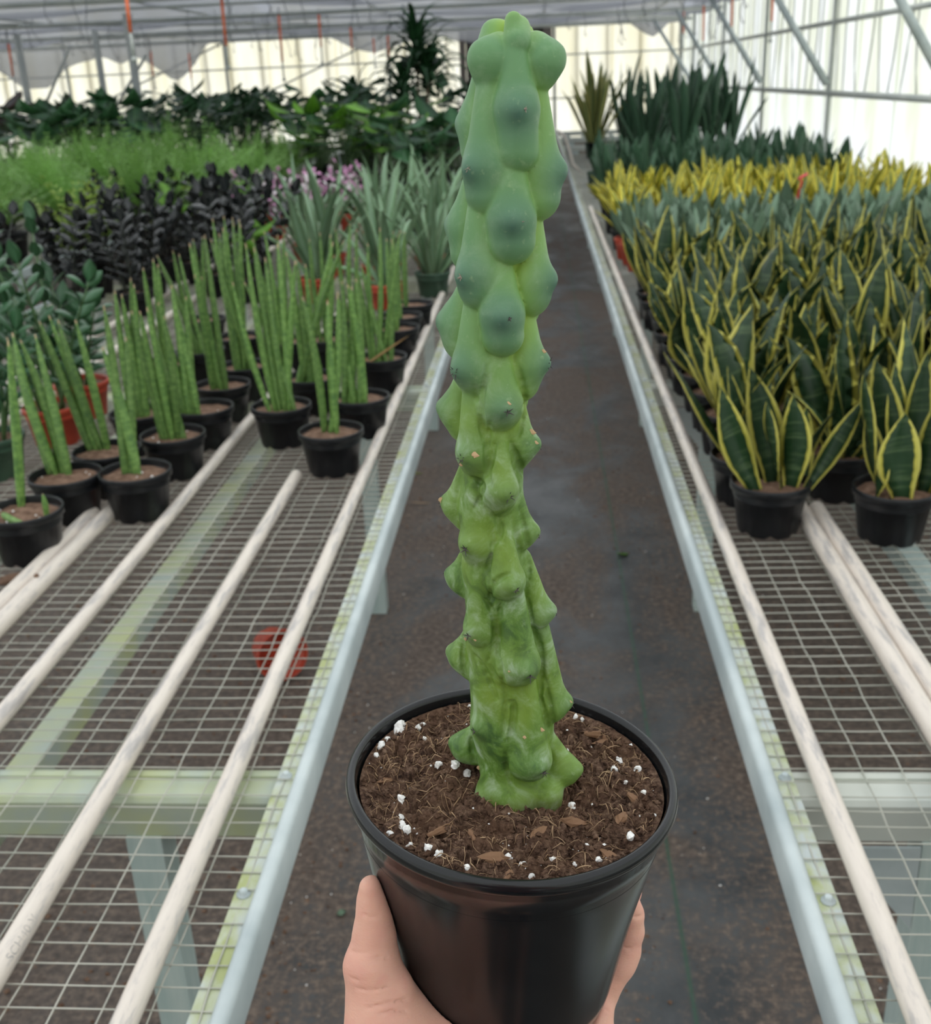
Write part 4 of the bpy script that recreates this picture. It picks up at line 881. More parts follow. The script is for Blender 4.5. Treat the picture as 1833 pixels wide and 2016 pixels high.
SOILS = [soil_mesh(.0705, s_, z=.090) for s_ in range(3)]; SOILB = soil_mesh(.096, 5, z=.146)
PL = lump(3, .4, 6, MT['perlite'], 'perlite')
ZT = ZB+.0022                              # top of the wire mesh
def potted(name, label, cat, group, X, Y, pot='black', big=False, z=ZT, perl=0):
    e = empty(name, (X, Y, z), 0, label, cat, group)
    inst('pot', (POTB if big else POTS)[pot], e, rot=(0, 0, PR.uniform(0, 6)))
    so = inst('soil', SOILB if big else PR.choice(SOILS), e)
    for k in range(perl):
        a, r = PR.uniform(0, 6.28), .065*math.sqrt(PR.random()); s_ = PR.uniform(.0014, .0032); inst('perlite', PL, so, (r*math.cos(a), r*math.sin(a), .092), (PR.uniform(0, 6), 0, PR.uniform(0, 6)), (s_, s_, s_))
    return e

# ------------------------------------------------------------------ cylindrical snake plants (left bench)
def spear_mesh(c1, c2):
    m = MB(); n = 8; pts = []; rad = []
    for i in range(n+1):
        t = i/n; pts.append((c1*math.sin(t*3.14), c2*math.sin(t*2.2), t)); rad.append(float(np.interp(t, [0, .1, .5, .85, .96, 1], [.75, .95, 1, .62, .28, .12])))
    m.tube(pts, 1, 7); v = np.array(m.v)
    for i in range(n+1):
        c = np.array(pts[i]); ring = v[i*7:(i+1)*7]; d = ring-c; d[:, 2] = 0; d /= np.maximum(np.linalg.norm(d, axis=1, keepdims=True), 1e-9)
        grv = 1-.10*(np.arange(7) % 2)[:, None]; v[i*7:(i+1)*7] = c*np.array([1, 1, 1])+d*rad[i]*grv
    m.v = [tuple(p) for p in v]; return m.mesh('leaf', MT['spear'], True)
SPEARS = [spear_mesh(a, b_) for a, b_ in ((.2, .2), (-.5, .3), (.6, -.3), (.1, -.6), (-.9, 0))]   # offsets in leaf radii
def put_spear(parent, base, tip, r, i):
    base, tip = Vector(base), Vector(tip); z = tip-base; o = put('leaf', SPEARS[i % 5], parent, base, z, (PR.uniform(-1, 1), PR.uniform(-1, 1), 0), (r, r, z.length)); return o
# pot centre px, foot px y, [(tip px, tip py)], leaf base px, radius
CYL = [
 ((40, 1120), [(16, 672)], (32, 985), .0095, 'cylindrical snake plant with one tall spear, two stubs and a fallen leaf in its pot'),
 ((124, 1040), [(12, 664), (24, 655), (40, 669), (68, 658)], (112, 925), .0115, 'cylindrical snake plant with mottled fat spears in black pot, beside the fallen leaf pot'),
 ((262, 1033), [(204, 601), (245, 664), (199, 683)], (258, 930), .0115, 'cylindrical snake plant with one stout twisted spear, at the end of the touching pipe pair'),
 ((206, 985), [(77, 632), (96, 621), (115, 629), (150, 629)], (192, 880), .0105, 'cylindrical snake plant leaning in a fan towards the glossy leaved plant'),
 ((337, 950), [(255, 612), (275, 612), (288, 605), (325, 621), (300, 640)], (340, 862), .0100, 'cylindrical snake plant right of the stout twisted spear, over the single pipe'),
 ((398, 890), [(309, 595), (335, 561), (364, 584), (347, 600)], (376, 812), .0105, 'cylindrical snake plant with a split fan of spears behind the single pipe'),
 ((272, 900), [(227, 572), (255, 547), (238, 580), (262, 560)], (276, 818), .0105, 'cylindrical snake plant with bundled spears left of the single pipe, behind the stout one'),
 ((436, 838), [(383, 541), (400, 544), (371, 479), (403, 462)], (432, 764), .0105, 'cylindrical snake plant with spread spears, third along the single pipe'),
 ((552, 886), [(458, 555), (484, 479), (501, 487), (524, 507), (546, 479), (481, 555)], (556, 806), .0100, 'cylindrical snake plant with seven straight spears standing between two white pipes'),
 ((650, 943), [(595, 584), (664, 581), (648, 592)], (650, 848), .0115, 'cylindrical snake plant with two pale banded spears at the end of the worn pipe'),
 ((708, 868), [(674, 553), (691, 564), (662, 575), (700, 548), (683, 560)], (698, 792), .0110, 'cylindrical snake plant wedged behind the two pale banded spears, nearest the edge pipe'),
 ((612, 822), [(654, 476), (677, 473), (563, 496), (580, 513), (600, 520)], (600, 758), .0100, 'cylindrical snake plant behind the seven spear pot, spears leaning right'),
 ((750, 778), [(697, 507), (725, 479), (748, 448), (790, 453), (712, 520), (770, 470)], (750, 712), .0095, 'cylindrical snake plant with a dry tan leaf across its pot'),
 ((480, 795), [(431, 459), (442, 448), (476, 440), (460, 437), (415, 470)], (482, 732), .0095, 'cylindrical snake plant fourth along the single pipe, with five close spears'),
 ((392, 760), [(340, 493), (309, 502), (352, 500)], (395, 700), .0100, 'cylindrical snake plant with three thin spears, on the far side of the single pipe'),
 ((320, 790), [(283, 527), (300, 510), (310, 520)], (322, 730), .0095, 'cylindrical snake plant with three short spears beside the red pots'),
 ((470, 730), [(420, 430), (440, 425), (455, 428), (470, 432)], (470, 670), .0095, 'cylindrical snake plant in the back row, with four level topped spears'),
 ((560, 740), [(500, 470), (520, 455), (545, 462), (560, 458)], (556, 675), .0095, 'cylindrical snake plant in the back row behind the seven spear pot'),
 ((640, 735), [(610, 470), (630, 458), (650, 462)], (640, 672), .0095, 'cylindrical snake plant in the back row with three tall spears'),
 ((780, 712), [(760, 470), (775, 478)], (778, 650), .0095, 'cylindrical snake plant with two spears beside the dry tan leaf pot'),
 ((788, 685), [(775, 455), (783, 462)], (786, 632), .0090, 'cylindrical snake plant with two close spears just before the single thick spear'),
 ((812, 658), [(799, 456)], (800, 604), .0120, 'cylindrical snake plant with a single thick upright spear'),
 ((690, 690), [(662, 450), (690, 440), (700, 452)], (690, 630), .0095, 'cylindrical snake plant far back pot before the silvery aloe in a red pot'),
 ((400, 690), [(380, 470), (398, 465)], (400, 640), .0095, 'cylindrical snake plant far back pot beside the black leaved plants'),
]
for i, (foot, tips, base, r, lab) in enumerate(CYL):
    p = on_z(foot[0], foot[1], ZT); X, Y = p[0], p[1]+.056
    e = potted('cylindrical_snake_plant', lab or 'cylindrical snake plant with slender spears in a black pot on the mesh bench', 'snake plant', 'cylindrical snake plants in black pots', X, Y, perl=5 if i < 6 else 0)
    L0 = Vector(e.location); n = len(tips)
    b0 = on_z(base[0], base[1], ZT+.093); b0 = b0-np.array(L0); rr_ = math.hypot(b0[0], b0[1])
    if rr_ > .05: b0[0] *= .05/rr_; b0[1] *= .05/rr_
    for k, t in enumerate(tips):
        s_ = (k-(n-1)/2); bb = (b0[0]+s_*r*1.25, b0[1]+PR.uniform(-.006, .006), .088)
        tp = on_y(t[0], t[1], Y+b0[1]+PR.uniform(-.02, .04))-np.array(L0); put_spear(e, bb, tp, r*PR.uniform(.9, 1.1), PR.randrange(5))
    if i == 0:
        put_spear(e, (.045, .0, .088), (.048, -.004, .135), .006, 0); put_spear(e, (-.03, -.02, .100), (.030, -.058, .098), .0085, 1)
    if i == 12: put('dry_leaf', curved(STRAP, .5, .2, .3, 7, MT['dry_leaf'], .14, .005), e, (-.03, -.05, .094), (-.4, -.2, .55), (0, -1, 0)); put('dry_leaf', curved(STRAP, .4, .2, .3, 7, MT['dry_leaf'], .16, .004), e, (-.03, -.05, .096), (.75, -.1, .5), (0, -1, 0))
    if n == 7 or i == 8: put_spear(e, (b0[0]+.01, b0[1]+.01, .088), on_y(580, 513, Y)-np.array(L0), r, 2)

# ------------------------------------------------------------------ yellow edged snake plants (right bench)
def wseries(k, mat, L, Wd, bend=(-.15, .35), cup=(.2, .6), tw=(-.9, .9), prof=SNAKE, seed=0, segs=8, side=.25):
    r_ = random.Random(seed); return [curved(prof, r_.uniform(*bend), r_.uniform(*cup), r_.uniform(*tw), segs, mat, L*r_.uniform(.85, 1.15), Wd*r_.uniform(.85, 1.15), side=r_.uniform(-side, side)) for _ in range(k)]
LAU = wseries(12, MT['leaf_laurentii'], .28, .037, (-.15, .65), (.15, .5), (-1.5, 1.5), seed=1, side=.5)
def rosette(e, meshes, n, tilt=(0.02, .32), spread=.024, z0=.086, sc=(.75, 1.15), r_=PR, name='leaf'):
    a0 = r_.uniform(0, 6.28)
    for k in range(n):
        a = a0+k*2.4+r_.uniform(-.3, .3); t = tilt[0]+(tilt[1]-tilt[0])*((k+.5)/n)**.8; t *= r_.uniform(.7, 1.2); d = Vector((math.cos(a)*math.sin(t), math.sin(a)*math.sin(t), math.cos(t)))
        s_ = r_.uniform(*sc)*(1.08-.3*k/n); rad = spread*(.25+.75*k/n)
        put(name, r_.choice(meshes), e, (math.cos(a)*rad, math.sin(a)*rad, z0), d, (math.cos(a+r_.uniform(-.5, .5)), math.sin(a+r_.uniform(-.5, .5)), 0), (s_, s_, s_))
LLAU = 'yellow edged snake plant in a black pot among its crowded rows'; GLAU = 'yellow edged snake plants crowded on the bench'
def tipleaf(e, me, base, tip, face, w=1.0, L=.25):
    base, tip = Vector(base), Vector(tip); d = tip-base; put('leaf', me, e, base, d, face, (w, w, d.length/L))
FLAT = [curved(SNAKE, .0, .28, .25, 9, MT['leaf_laurentii'], .25, .034, side=s_) for s_ in (.10, -.12)]; TWIST = curved(SNAKE, .05, .2, 1.5, 9, MT['leaf_laurentii'], .25, .026); THIN = curved(SNAKE, .25, .5, .4, 9, MT['leaf_laurentii'], .25, .018)
def front(px, py, lab, leaves):
    p = on_z(px, py, ZT); e = potted('snake_plant', lab, 'snake plant', None, p[0], p[1]+.057); L0 = np.array(e.location)
    for me, b_, t, f_, w, dY in leaves:
        bb = on_y(b_[0], b_[1], e.location.y+dY)-L0; tt = on_y(t[0], t[1], e.location.y+dY)-L0; bb[2] = max(bb[2], .082); tipleaf(e, me, bb, tt, f_, w)
    return e
front(1522, 1064, 'yellow edged snake plant standing foremost by the bench edge pipe, one leaf leaning out', [
    (FLAT[0], (1488, 968), (1418, 762), (.25, -1, 0), 1.0, -.025), (FLAT[1], (1520, 950), (1475, 722), (-.1, -1, 0), 1.0, .02), (TWIST, (1540, 962), (1505, 790), (1, -.5, 0), .9, -.02),
    (FLAT[1], (1556, 966), (1560, 778), (-.35, -1, 0), .92, -.01), (FLAT[0], (1585, 955), (1588, 800), (.2, -1, 0), .8, .03), (THIN, (1585, 968), (1708, 782), (-.6, -1, .3), 1.1, -.01),
    (THIN, (1560, 960), (1632, 800), (.5, -1, 0), 1.0, .03), (TWIST, (1530, 955), (1550, 770), (.6, -1, 0), 1.0, .04), (FLAT[0], (1500, 952), (1432, 720), (.5, -.8, 0), .8, .04)])
front(1768, 1080, 'yellow edged snake plant with one very broad leaf facing the worn end of the bench', [
    (FLAT[0], (1778, 985), (1782, 812), (.0, -1, 0), 1.32, -.03), (TWIST, (1735, 980), (1695, 735), (.8, -.6, 0), 1.0, 0), (FLAT[1], (1750, 960), (1722, 705), (-.4, -1, 0), 1.0, .03), (FLAT[0], (1790, 960), (1762, 712), (.3, -1, 0), 1.0, .04),
    (FLAT[1], (1815, 975), (1842, 790), (-.3, -1, 0), .9, 0), (TWIST, (1725, 985), (1742, 900), (1, -.3, 0), .7, -.02), (FLAT[0], (1805, 955), (1826, 690), (-.1, -1, 0), .9, .05), (THIN, (1740, 975), (1700, 800), (0, -1, 0), 1.2, .02)])
XMAX = lambda Y: .372*Y+.10
j = 0
while True:
    Y = 2.175+.168*j; j += 1
    if Y > 4.12: break
    for i in range(14):
        X = .432+.176*i+PR.uniform(-.010, .010)+(.0 if i else 0); Yj = Y+(i % 2)*.05-.02+PR.uniform(-.012, .012)-(.03 if i == 1 else 0)
        if X > XMAX(Y) or X > 2.1: break
        e = potted('snake_plant', f'yellow edged snake plant, {ORD[j]} row behind the foremost pot, {ORD[i+1]} in from the edge pipe', 'snake plant', GLAU, X, Yj); rosette(e, LAU, PR.choice((6, 7, 8)), (.02, .55), .036, sc=(.82, 1.15))
MOON = wseries(8, MT['leaf_moon'], .27, .037, (-.1, .4), (.1, .35), (-.8, .8), seed=2)
GOLD = wseries(8, MT['leaf_gold'], .24, .020, (0, .8), (.2, .5), (-1, 1), seed=3)
DARK = wseries(6, MT['leaf_dark'], .34, .036, (-.1, .35), (.1, .4), (-.9, .9), seed=4)
TALL = wseries(6, MT['leaf_dark'], .80, .042, (.0, .5), (.1, .4), (-.9, .9), seed=5, prof=[(0, .5), (.3, .9), (.6, 1), (.85, .7), (1, .02)])
TGOLD = wseries(6, MT['leaf_tallgold'], .74, .034, (.0, .45), (.2, .5), (-.8, .8), seed=6, prof=[(0, .5), (.3, .9), (.6, 1), (.85, .7), (1, .02)])
def field(name, label, group, cat, meshes, y0, y1, dy, dx, n, x0=.44, pot='black', jit=.02, tilt=(.03, .4), sc=(.8, 1.15), xmax=2.12, big=False, dense=.034):
    Y = y0; row = 0
    while Y <= y1:
        row += 1; cl = 0; X = x0+PR.uniform(0, .05)
        while X < min(XMAX(Y), xmax):
            pc = pot(X, Y) if callable(pot) else pot
            cl += 1; e = potted(name, f'{label}, {ORD[row]} row, {ORD[cl]} from the aisle', cat, group, X+PR.uniform(-jit, jit), Y+PR.uniform(-jit, jit), pc, big); rosette(e, meshes, PR.choice(n), tilt, dense, sc=sc, z0=.14 if big else .086)
            X += dx
        Y += dy
field('silver_snake_plant', 'silvery broad leaved snake plant behind the yellow edged ones', 'silvery green snake plants', 'snake plant', MOON, 4.30, 5.45, .19, .19, (7, 8, 9), pot=lambda X, Y: 'red' if X < .55 and Y > 4.6 else 'black', tilt=(.05, .6), sc=(.68, .95))
field('golden_snake_plant', 'golden striped snake plant behind the silvery ones', 'golden striped snake plants', 'snake plant', GOLD, 5.75, 7.35, .20, .20, (9, 10, 11), tilt=(.05, .85), sc=(.8, 1.25))
field('dark_snake_plant', 'mid height dark snake plant beyond the golden ones', 'dark green snake plants of medium height', 'snake plant', DARK, 7.75, 9.4, .27, .26, (7, 8, 9), pot='green', tilt=(.05, .5), sc=(.68, .95), x0=.46)
for k_, (X, Y) in enumerate(((1.02, 10.9), (1.32, 10.6), (1.62, 10.9), (1.18, 11.3), (1.5, 11.4), (1.85, 11.2), (.98, 11.8), (1.75, 11.9), (1.34, 12.0))):
    e = potted('tall_snake_plant', f'tall dark green snake plant near the back wall, {ORD[k_+1]} counting from the medium dark ones', 'snake plant', 'tall dark snake plants near the back wall', X, Y, 'black', True); rosette(e, TALL, 12, (.02, .45), .06, z0=.14, sc=(.65, .98))
e = potted('tall_snake_plant', 'tall yellow edged snake plant alone in a black pot near the back wall', 'snake plant', None, .60, 12.45, 'black', True); rosette(e, TGOLD, 26, (.02, .5), .06, z0=.14, sc=(.85, 1.25))
e = potted('tall_snake_plant', 'tall dark snake plant in a ribbed pot beside the lone yellow edged one', 'snake plant', None, .95, 12.6, 'black', True); rosette(e, TALL, 10, (.02, .35), .06, z0=.14, sc=(.7, 1.0))
# red ribbon stake among the golden ones
p = on_z(1570, 392, 1.02); rs = empty('marker_stake', (p[0], p[1], ZT), 0, 'red plastic ribbon stake standing among the golden striped snake plants', 'marker'); pz = p[2]-ZT
m = MB(); c0 = Vector((0, 0, .02)); c1 = Vector((.0, 0, pz)); c2 = Vector((.012, -.005, pz+.085)); c3 = V3(on_y(1572, 352, p[1])-np.array(rs.location)); c4 = V3(on_y(1590, 342, p[1])-np.array(rs.location))
MB().tube([c0, c1, c2, c3], .012, 6, True, .4).build('stake', MT['label_red'], rs, True); MB().tube([c3, c4], .014, 6, True, .35).build('ribbon_end', MT['label_red2'], rs, True)
# ------------------------------------------------------------------ left side: aloes, glossy leaved plants, orchids, foliage
ALOE = wseries(8, MT['leaf_aloe'], .44, .023, (.1, 1.3), (.2, .5), (-.5, .5), STRAP, seed=11, segs=9)
for i, (X, Y, pc, n, s_, lab) in enumerate([
    (-.94, 4.55, 'red', 16, 1.05, 'grey green aloe in a red pot just behind the cylindrical snake plants'), (-.455, 4.60, 'green', 15, .95, 'grey green aloe in a dark green pot at the bench edge pipe'),
    (-.72, 4.85, 'red', 15, 1.05, 'grey green aloe in a red pot between the other aloes'), (-.50, 5.05, 'red', 14, 1.0, 'grey green aloe behind the one in the green pot'), (-1.0, 5.2, 'red', 14, 1.0, 'grey green aloe in front of the pink orchids'),
    (-.75, 5.45, 'red', 14, 1.0, 'second grey green aloe in front of the pale orchids'), (-.47, 5.6, 'red', 12, 1.0, 'yellowish aloe row plant by the edge pipe, before the far foliage'), (-.6, 6.1, 'green', 14, 1.0, 'aloe in a green pot farther along the edge pipe'), (-.9, 6.0, 'red', 13, 1.0, 'aloe with upright tips beside the orchids'), (-.5, 6.7, 'red', 12, .95, 'farthest grey green aloe along the edge pipe'), (-1.2, 5.6, 'red', 14, 1.0, 'aloe with pale tips left of the others, before the orchids'), (-.62, 4.35, 'red', 13, .95, 'aloe hidden behind the single thick spear plant'), (-.78, 6.5, 'green', 14, 1.0, 'aloe between the edge pipe and the pale orchids'), (-.45, 5.3, 'green', 14, .95, 'small aloe leaning over the edge pipe')]):
    e = potted('aloe', lab, 'aloe', 'grey green aloes', X, Y, pc); rosette(e, ALOE, n, (.05, .75), .03, sc=(.75*s_, 1.1*s_))
# glossy leaved plants: stems carrying paired leaflets
def zz_leaf(mat, L, Wd, k, seed): return wseries(k, mat, L, Wd, (.1, .7), (.1, .3), (-.3, .3), OVAL, seed=seed, segs=6, side=.0)
ZZL = zz_leaf(MT['leaf_zz'], .072, .019, 4, 21); RVL = zz_leaf(MT['leaf_raven'], .070, .019, 4, 22)
def zz_plant(name, label, X, Y, pc, leaves, stem_mat, nst, h, group=None, nl=7, big=False, tips=None, z0=None, spread=.5):
    e = potted(name, label, 'plant', group, X, Y, pc, big); z0 = z0 or (.14 if big else .088)
    for s_ in range(nst):
        a = 6.28*s_/nst+PR.uniform(-.3, .3); t = PR.uniform(.08, spread); L = h*PR.uniform(.75, 1.1); b0 = Vector((.03*math.cos(a), .03*math.sin(a), z0))
        if tips and s_ < len(tips): end = V3(tips[s_])-Vector(e.location); dv = end-b0; L = dv.length; d0 = dv.normalized(); bowl = Vector((0, 0, 0))
        else: d0 = Vector((math.cos(a)*math.sin(t), math.sin(a)*math.sin(t), math.cos(t))); bowl = Vector((math.cos(a), math.sin(a), -.3))*.12*L
        pts = [b0+d0*L*k/6+bowl*(k/6)**2 for k in range(7)]; st = MB().tube(pts, [.0055, .005, .0045, .004, .0033, .0026, .0018], 6).build('stem', stem_mat, e, True)
        sidev = d0.cross(Vector((math.cos(a+PR.uniform(-1, 1)), math.sin(a+PR.uniform(-1, 1)), .05))).normalized()
        for k in range(nl):
            u = .22+.74*k/(nl-1); p = b0+d0*L*u+bowl*u*u
            for sg in (-1, 1):
                dirv = (sidev*sg+d0*PR.uniform(.6, 1.1)+Vector((0, 0, PR.uniform(-.1, .25)))).normalized(); s2 = PR.uniform(.8, 1.15)*(1-.25*abs(u-.55))
                put('leaf', PR.choice(leaves), st, p, dirv, d0.cross(dirv)*0+d0*-1+Vector((0, 0, .4)), (s2, s2, s2))
        put('leaf', PR.choice(leaves), st, b0+d0*L+bowl, d0, (0, -1, .2), (1, 1, 1))
    return e
zz_plant('zz_plant', 'glossy green plant with paired oval leaflets in a red pot beside the cylindrical snake plants', -1.28, 2.66, 'red', ZZL, MT['stem_green'], 8, .42, 'glossy leaved plants', 7, tips=[on_y(62, 445, 2.75), on_y(35, 520, 2.6), on_y(-30, 470, 2.7), on_y(120, 600, 2.8), on_y(10, 600, 2.5)])
zz_plant('zz_plant', 'glossy green plant in a dark green pot next to the red pot', -1.32, 2.40, 'green', ZZL, MT['stem_green'], 6, .40, 'glossy leaved plants', 7, tips=[on_y(-10, 520, 2.45), on_y(30, 650, 2.4), on_y(-40, 600, 2.5)])
zz_plant('zz_plant', 'glossy green plant with spreading low stems in the farther red pot', -1.30, 2.90, 'red', ZZL, MT['stem_green'], 7, .36, 'glossy leaved plants', 6, tips=[on_y(150, 620, 2.95), on_y(170, 660, 2.9), on_y(100, 560, 3.0)], spread=.8)
RV = [(-1.66, 4.35), (-1.95, 4.40), (-1.42, 4.75), (-1.72, 4.72), (-2.02, 4.78), (-1.36, 5.15), (-1.66, 5.12), (-1.97, 5.15), (-1.45, 5.5), (-1.78, 5.52), (-2.08, 5.5), (-1.25, 4.6), (-2.15, 4.15), (-1.85, 5.9), (-1.55, 5.9)]
for i, (X, Y) in enumerate(RV): zz_plant('black_zz_plant', f'black leaved plant, {ORD[i+1]} counting away from the cylindrical snake plants', X, Y, 'black', RVL, MT['stem_dark'], 6, .35, 'black leaved plants', 6, big=False, spread=.55)
# lime young shoots among the black ones
LIME = wseries(4, MT['leaf_lime'], .12, .030, (.1, .5), (.1, .3), (-.3, .3), OVAL, seed=31, segs=6)
for i, (px, py, Y, lab) in enumerate([(493, 465, 4.6, 'fresh lime green leaf shoot between the black leaved plants and the aloe'), (490, 375, 5.8, 'upright lime green shoot beside the orchids'), (330, 395, 5.2, 'lime green young shoot among the black leaved plants')]):
    p = on_y(px, py, Y); e = potted('young_shoot', lab, 'plant', 'lime green shoots', p[0], Y, 'black'); zt = p[2]-ZT
    MB().tube([(0, 0, .088), (.005, 0, zt)], .003, 5).build('stem', MT['stem_green'], e, True)
    for k in range(4): a = 1.6*k+i; put('leaf', LIME[k], e, (.004, 0, zt-.03*k), (math.cos(a), math.sin(a)*.6, .55), (0, -1, 1))
# orchids: clumps of small pink flowers over strap leaves in red pots
def flower(mat):
    m = MB()
    for k in range(5):
        a = 6.283*k/5; c, s_ = math.cos(a), math.sin(a); q = [(0, 0, 0), (.55*c-.38*s_, .55*s_+.38*c, .12), (1.0*c, 1.0*s_, .02), (.55*c+.38*s_, .55*s_-.38*c, .12)]; m.add(q, [(0, 3, 2, 1)])
    m.lathe([(.22, 0), (.16, .3), (.02, .38)], 5); return m.mesh('flower', mat)
FLW = [flower(MT['petal_pink']), flower(MT['petal_white'])]
ORL = wseries(4, MT['leaf_deep'], .16, .02, (.4, 1.2), (.2, .4), (-.3, .3), STRAP, seed=33)
for i, (X, Y) in enumerate([(-1.80, 6.5), (-1.56, 6.45), (-1.32, 6.5), (-1.92, 6.9), (-1.66, 6.9), (-1.42, 6.95), (-1.18, 6.9), (-1.75, 7.3), (-1.50, 7.35), (-1.25, 7.3)]):
    e = potted('orchid', f'pink flowered orchid in a red pot, {ORD[i+1]} counting away from the aloes', 'orchid', 'pink orchids in red pots', X, Y, 'red'); rosette(e, ORL, 6, (.3, .9), .03)
    for s_ in range(5):
        a = PR.uniform(0, 6.28); t = PR.uniform(.1, .5); L = PR.uniform(.20, .32); d = Vector((math.cos(a)*math.sin(t), math.sin(a)*math.sin(t), math.cos(t))); st = MB().tube([(0, 0, .088), d*L*.5+Vector((0, 0, .09)), d*L+Vector((0, 0, .085))], .0022, 4).build('stem', MT['stem_green'], e, True)
        for k in range(9):
            p = d*L*(.42+.07*k)+Vector((PR.uniform(-.03, .03), PR.uniform(-.03, .03), .088+PR.uniform(-.02, .02))); inst('flower', FLW[0 if PR.random() < .62 else 1], st, p, (PR.uniform(.4, 1.5), PR.uniform(-.5, .5), PR.uniform(0, 6.28)), (.019,)*3)
# feathery foliage: too fine to count leaf by leaf
def feather_mesh(seed, nf=44, R=.26, Hh=.42, mat=None, nl=22, ls=.020):
    r_ = random.Random(seed); m = MB()
    for i in range(nf):
        a = r_.uniform(0, 6.28); t = r_.uniform(.1, 1.15); L = r_.uniform(.7, 1)*Hh; p = Vector((0, 0, .1)); d = Vector((math.cos(a)*math.sin(t*.5), math.sin(a)*math.sin(t*.5), math.cos(t*.5)))
        for k in range(nl):
            u = k/nl; d = (d+Vector((math.cos(a), math.sin(a), -.55))*.045*t).normalized(); p = p+d*L/nl
            if u < .25: continue
            sd = d.cross(Vector((0, 0, 1))).normalized(); w = ls*(1.25-u)*r_.uniform(.8, 1.3)
            for sg in (-1, 1):
                dl = (sd*sg+d*.5+Vector((r_.uniform(-.3, .3), r_.uniform(-.3, .3), r_.uniform(-.2, .3)))).normalized(); nn = dl.cross(d).normalized()*.22; q = dl*w*2.2
                m.add([p, p+q*.5+d*w*.42+nn*w*.3, p+q, p+q*.5-d*w*.42+nn*w*.3], [(0, 1, 2, 3)], [(.5, 0), (1, .5), (.5, 1), (0, .5)])
    return m.mesh('foliage', mat, True)
FEA = [feather_mesh(s_, mat=MT['leaf_fern']) for s_ in (1, 2, 3)]
SCH = [feather_mesh(s_, 34, .2, .42, MT['leaf_scheff'], 12, .034) for s_ in (4, 5)]
def bushy(name, label, group, X, Y, meshes, s_=1.0, pc='black', big=True):
    e = potted(name, label, 'plant', group, X, Y, pc, big); o = inst('foliage', PR.choice(meshes), e, rot=(0, 0, PR.uniform(0, 6.28)), scale=(s_, s_, s_*PR.uniform(.9, 1.1))); o['kind'] = 'stuff'; return e
k = 0
for r in range(9):
    Y = 5.6+.42*r
    for c in range(5):
        X = -2.42-.42*c+PR.uniform(-.06, .06)+(.18 if r % 2 else 0)
        if -2.84 < X < -2.12: X = -2.95 if c else -2.02
        if X < -.50*Y-.1: continue
        k += 1; bushy('fern', f'feathery green plant, {ORD[r+1]} row behind the black leaved plants, {ORD[c+1]} from the aisle', 'feathery foliage plants', X, Y+PR.uniform(-.06, .06), FEA, PR.uniform(1.15, 1.4))
for i, (X, Y) in enumerate([(-2.05, 4.35+.55), (-2.92, 5.1), (-2.96, 4.7), (-2.3+.2, 5.75), (-3.0, 5.45), (-2.88, 4.3)]):
    bushy('umbrella_plant', f'yellow variegated umbrella plant, {ORD[i+1]} left of the black leaved clump', 'variegated umbrella plants', X, Y, SCH, 1.05)
bushy('umbrella_plant', 'lime yellow young umbrella plant in front of the feathery clump', None, -2.05, 6.3, [feather_mesh(9, 26, .2, .36, MT['leaf_lime2'], 12, .034)], 1.0)
# broad leaved plants
BRD = wseries(5, MT['leaf_deep'], .24, .085, (.2, .9), (.05, .25), (-.3, .3), HEART, seed=41, segs=6, side=0); BRL = wseries(4, MT['leaf_lime'], .27, .085, (.2, .8), (.05, .25), (-.3, .3), HEART, seed=42, segs=6, side=0)
PUR = wseries(4, MT['leaf_purple'], .28, .060, (.2, .9), (.1, .25), (-.3, .3), OVAL, seed=43, segs=6, side=0); DPO = wseries(4, MT['leaf_deep'], .20, .05, (.2, .9), (.1, .25), (-.3, .3), OVAL, seed=44, segs=6, side=0)
def broad(name, label, group, X, Y, leaves, n, h, pc='black', sp=.75, ls=1.0):
    e = potted(name, label, 'plant', group, X, Y, pc, True)
    for i in range(n):
        a = i*2.4+PR.uniform(-.4, .4); t = PR.uniform(.05, sp); L = h*PR.uniform(.45, 1.0); d = Vector((math.cos(a)*math.sin(t), math.sin(a)*math.sin(t), math.cos(t))); p0 = Vector((.02*math.cos(a), .02*math.sin(a), .14)); p1 = p0+d*L
        st = MB().tube([p0, p0+d*L*.5+Vector((0, 0, .03)), p1], [.005, .004, .003], 5).build('leaf_stalk', MT['stem_green'], e, True)
        dd = (Vector((math.cos(a), math.sin(a), PR.uniform(-.5, .6)))).normalized(); put('leaf', PR.choice(leaves), st, p1, dd, (math.cos(a)*-.2, math.sin(a)*-.2, 1), (ls*PR.uniform(.7, 1.1),)*3)
    return e
for i, (X, Y, n, h) in enumerate([(-1.55, 8.9, 16, .62), (-1.25, 9.2, 14, .55), (-1.85, 9.3, 15, .60), (-1.5, 9.8, 14, .65), (-1.1, 9.9, 12, .5)]):
    broad('philodendron', f'big leaved bright green plant, {ORD[i+1]} of the clump behind the orchids', 'big leaved bright green plants', X, Y, BRL+BRD[:2], n+8, h, ls=1.15)
for i, (X, Y) in enumerate([(-.75, 8.3), (-1.05, 8.5), (-.62, 9.0), (-.85, 9.6), (-.55, 10.2), (-.9, 10.8), (-.6, 11.4), (-1.3, 11.2), (-1.7, 11.0)]):
    broad('rubber_plant', f'dark broad leaved plant, {ORD[i+1]} along the aisle behind the aloes', 'dark broad leaved plants by the aisle', X, Y, DPO+BRD[:2], 18, .45, ls=1.2)
k = 0
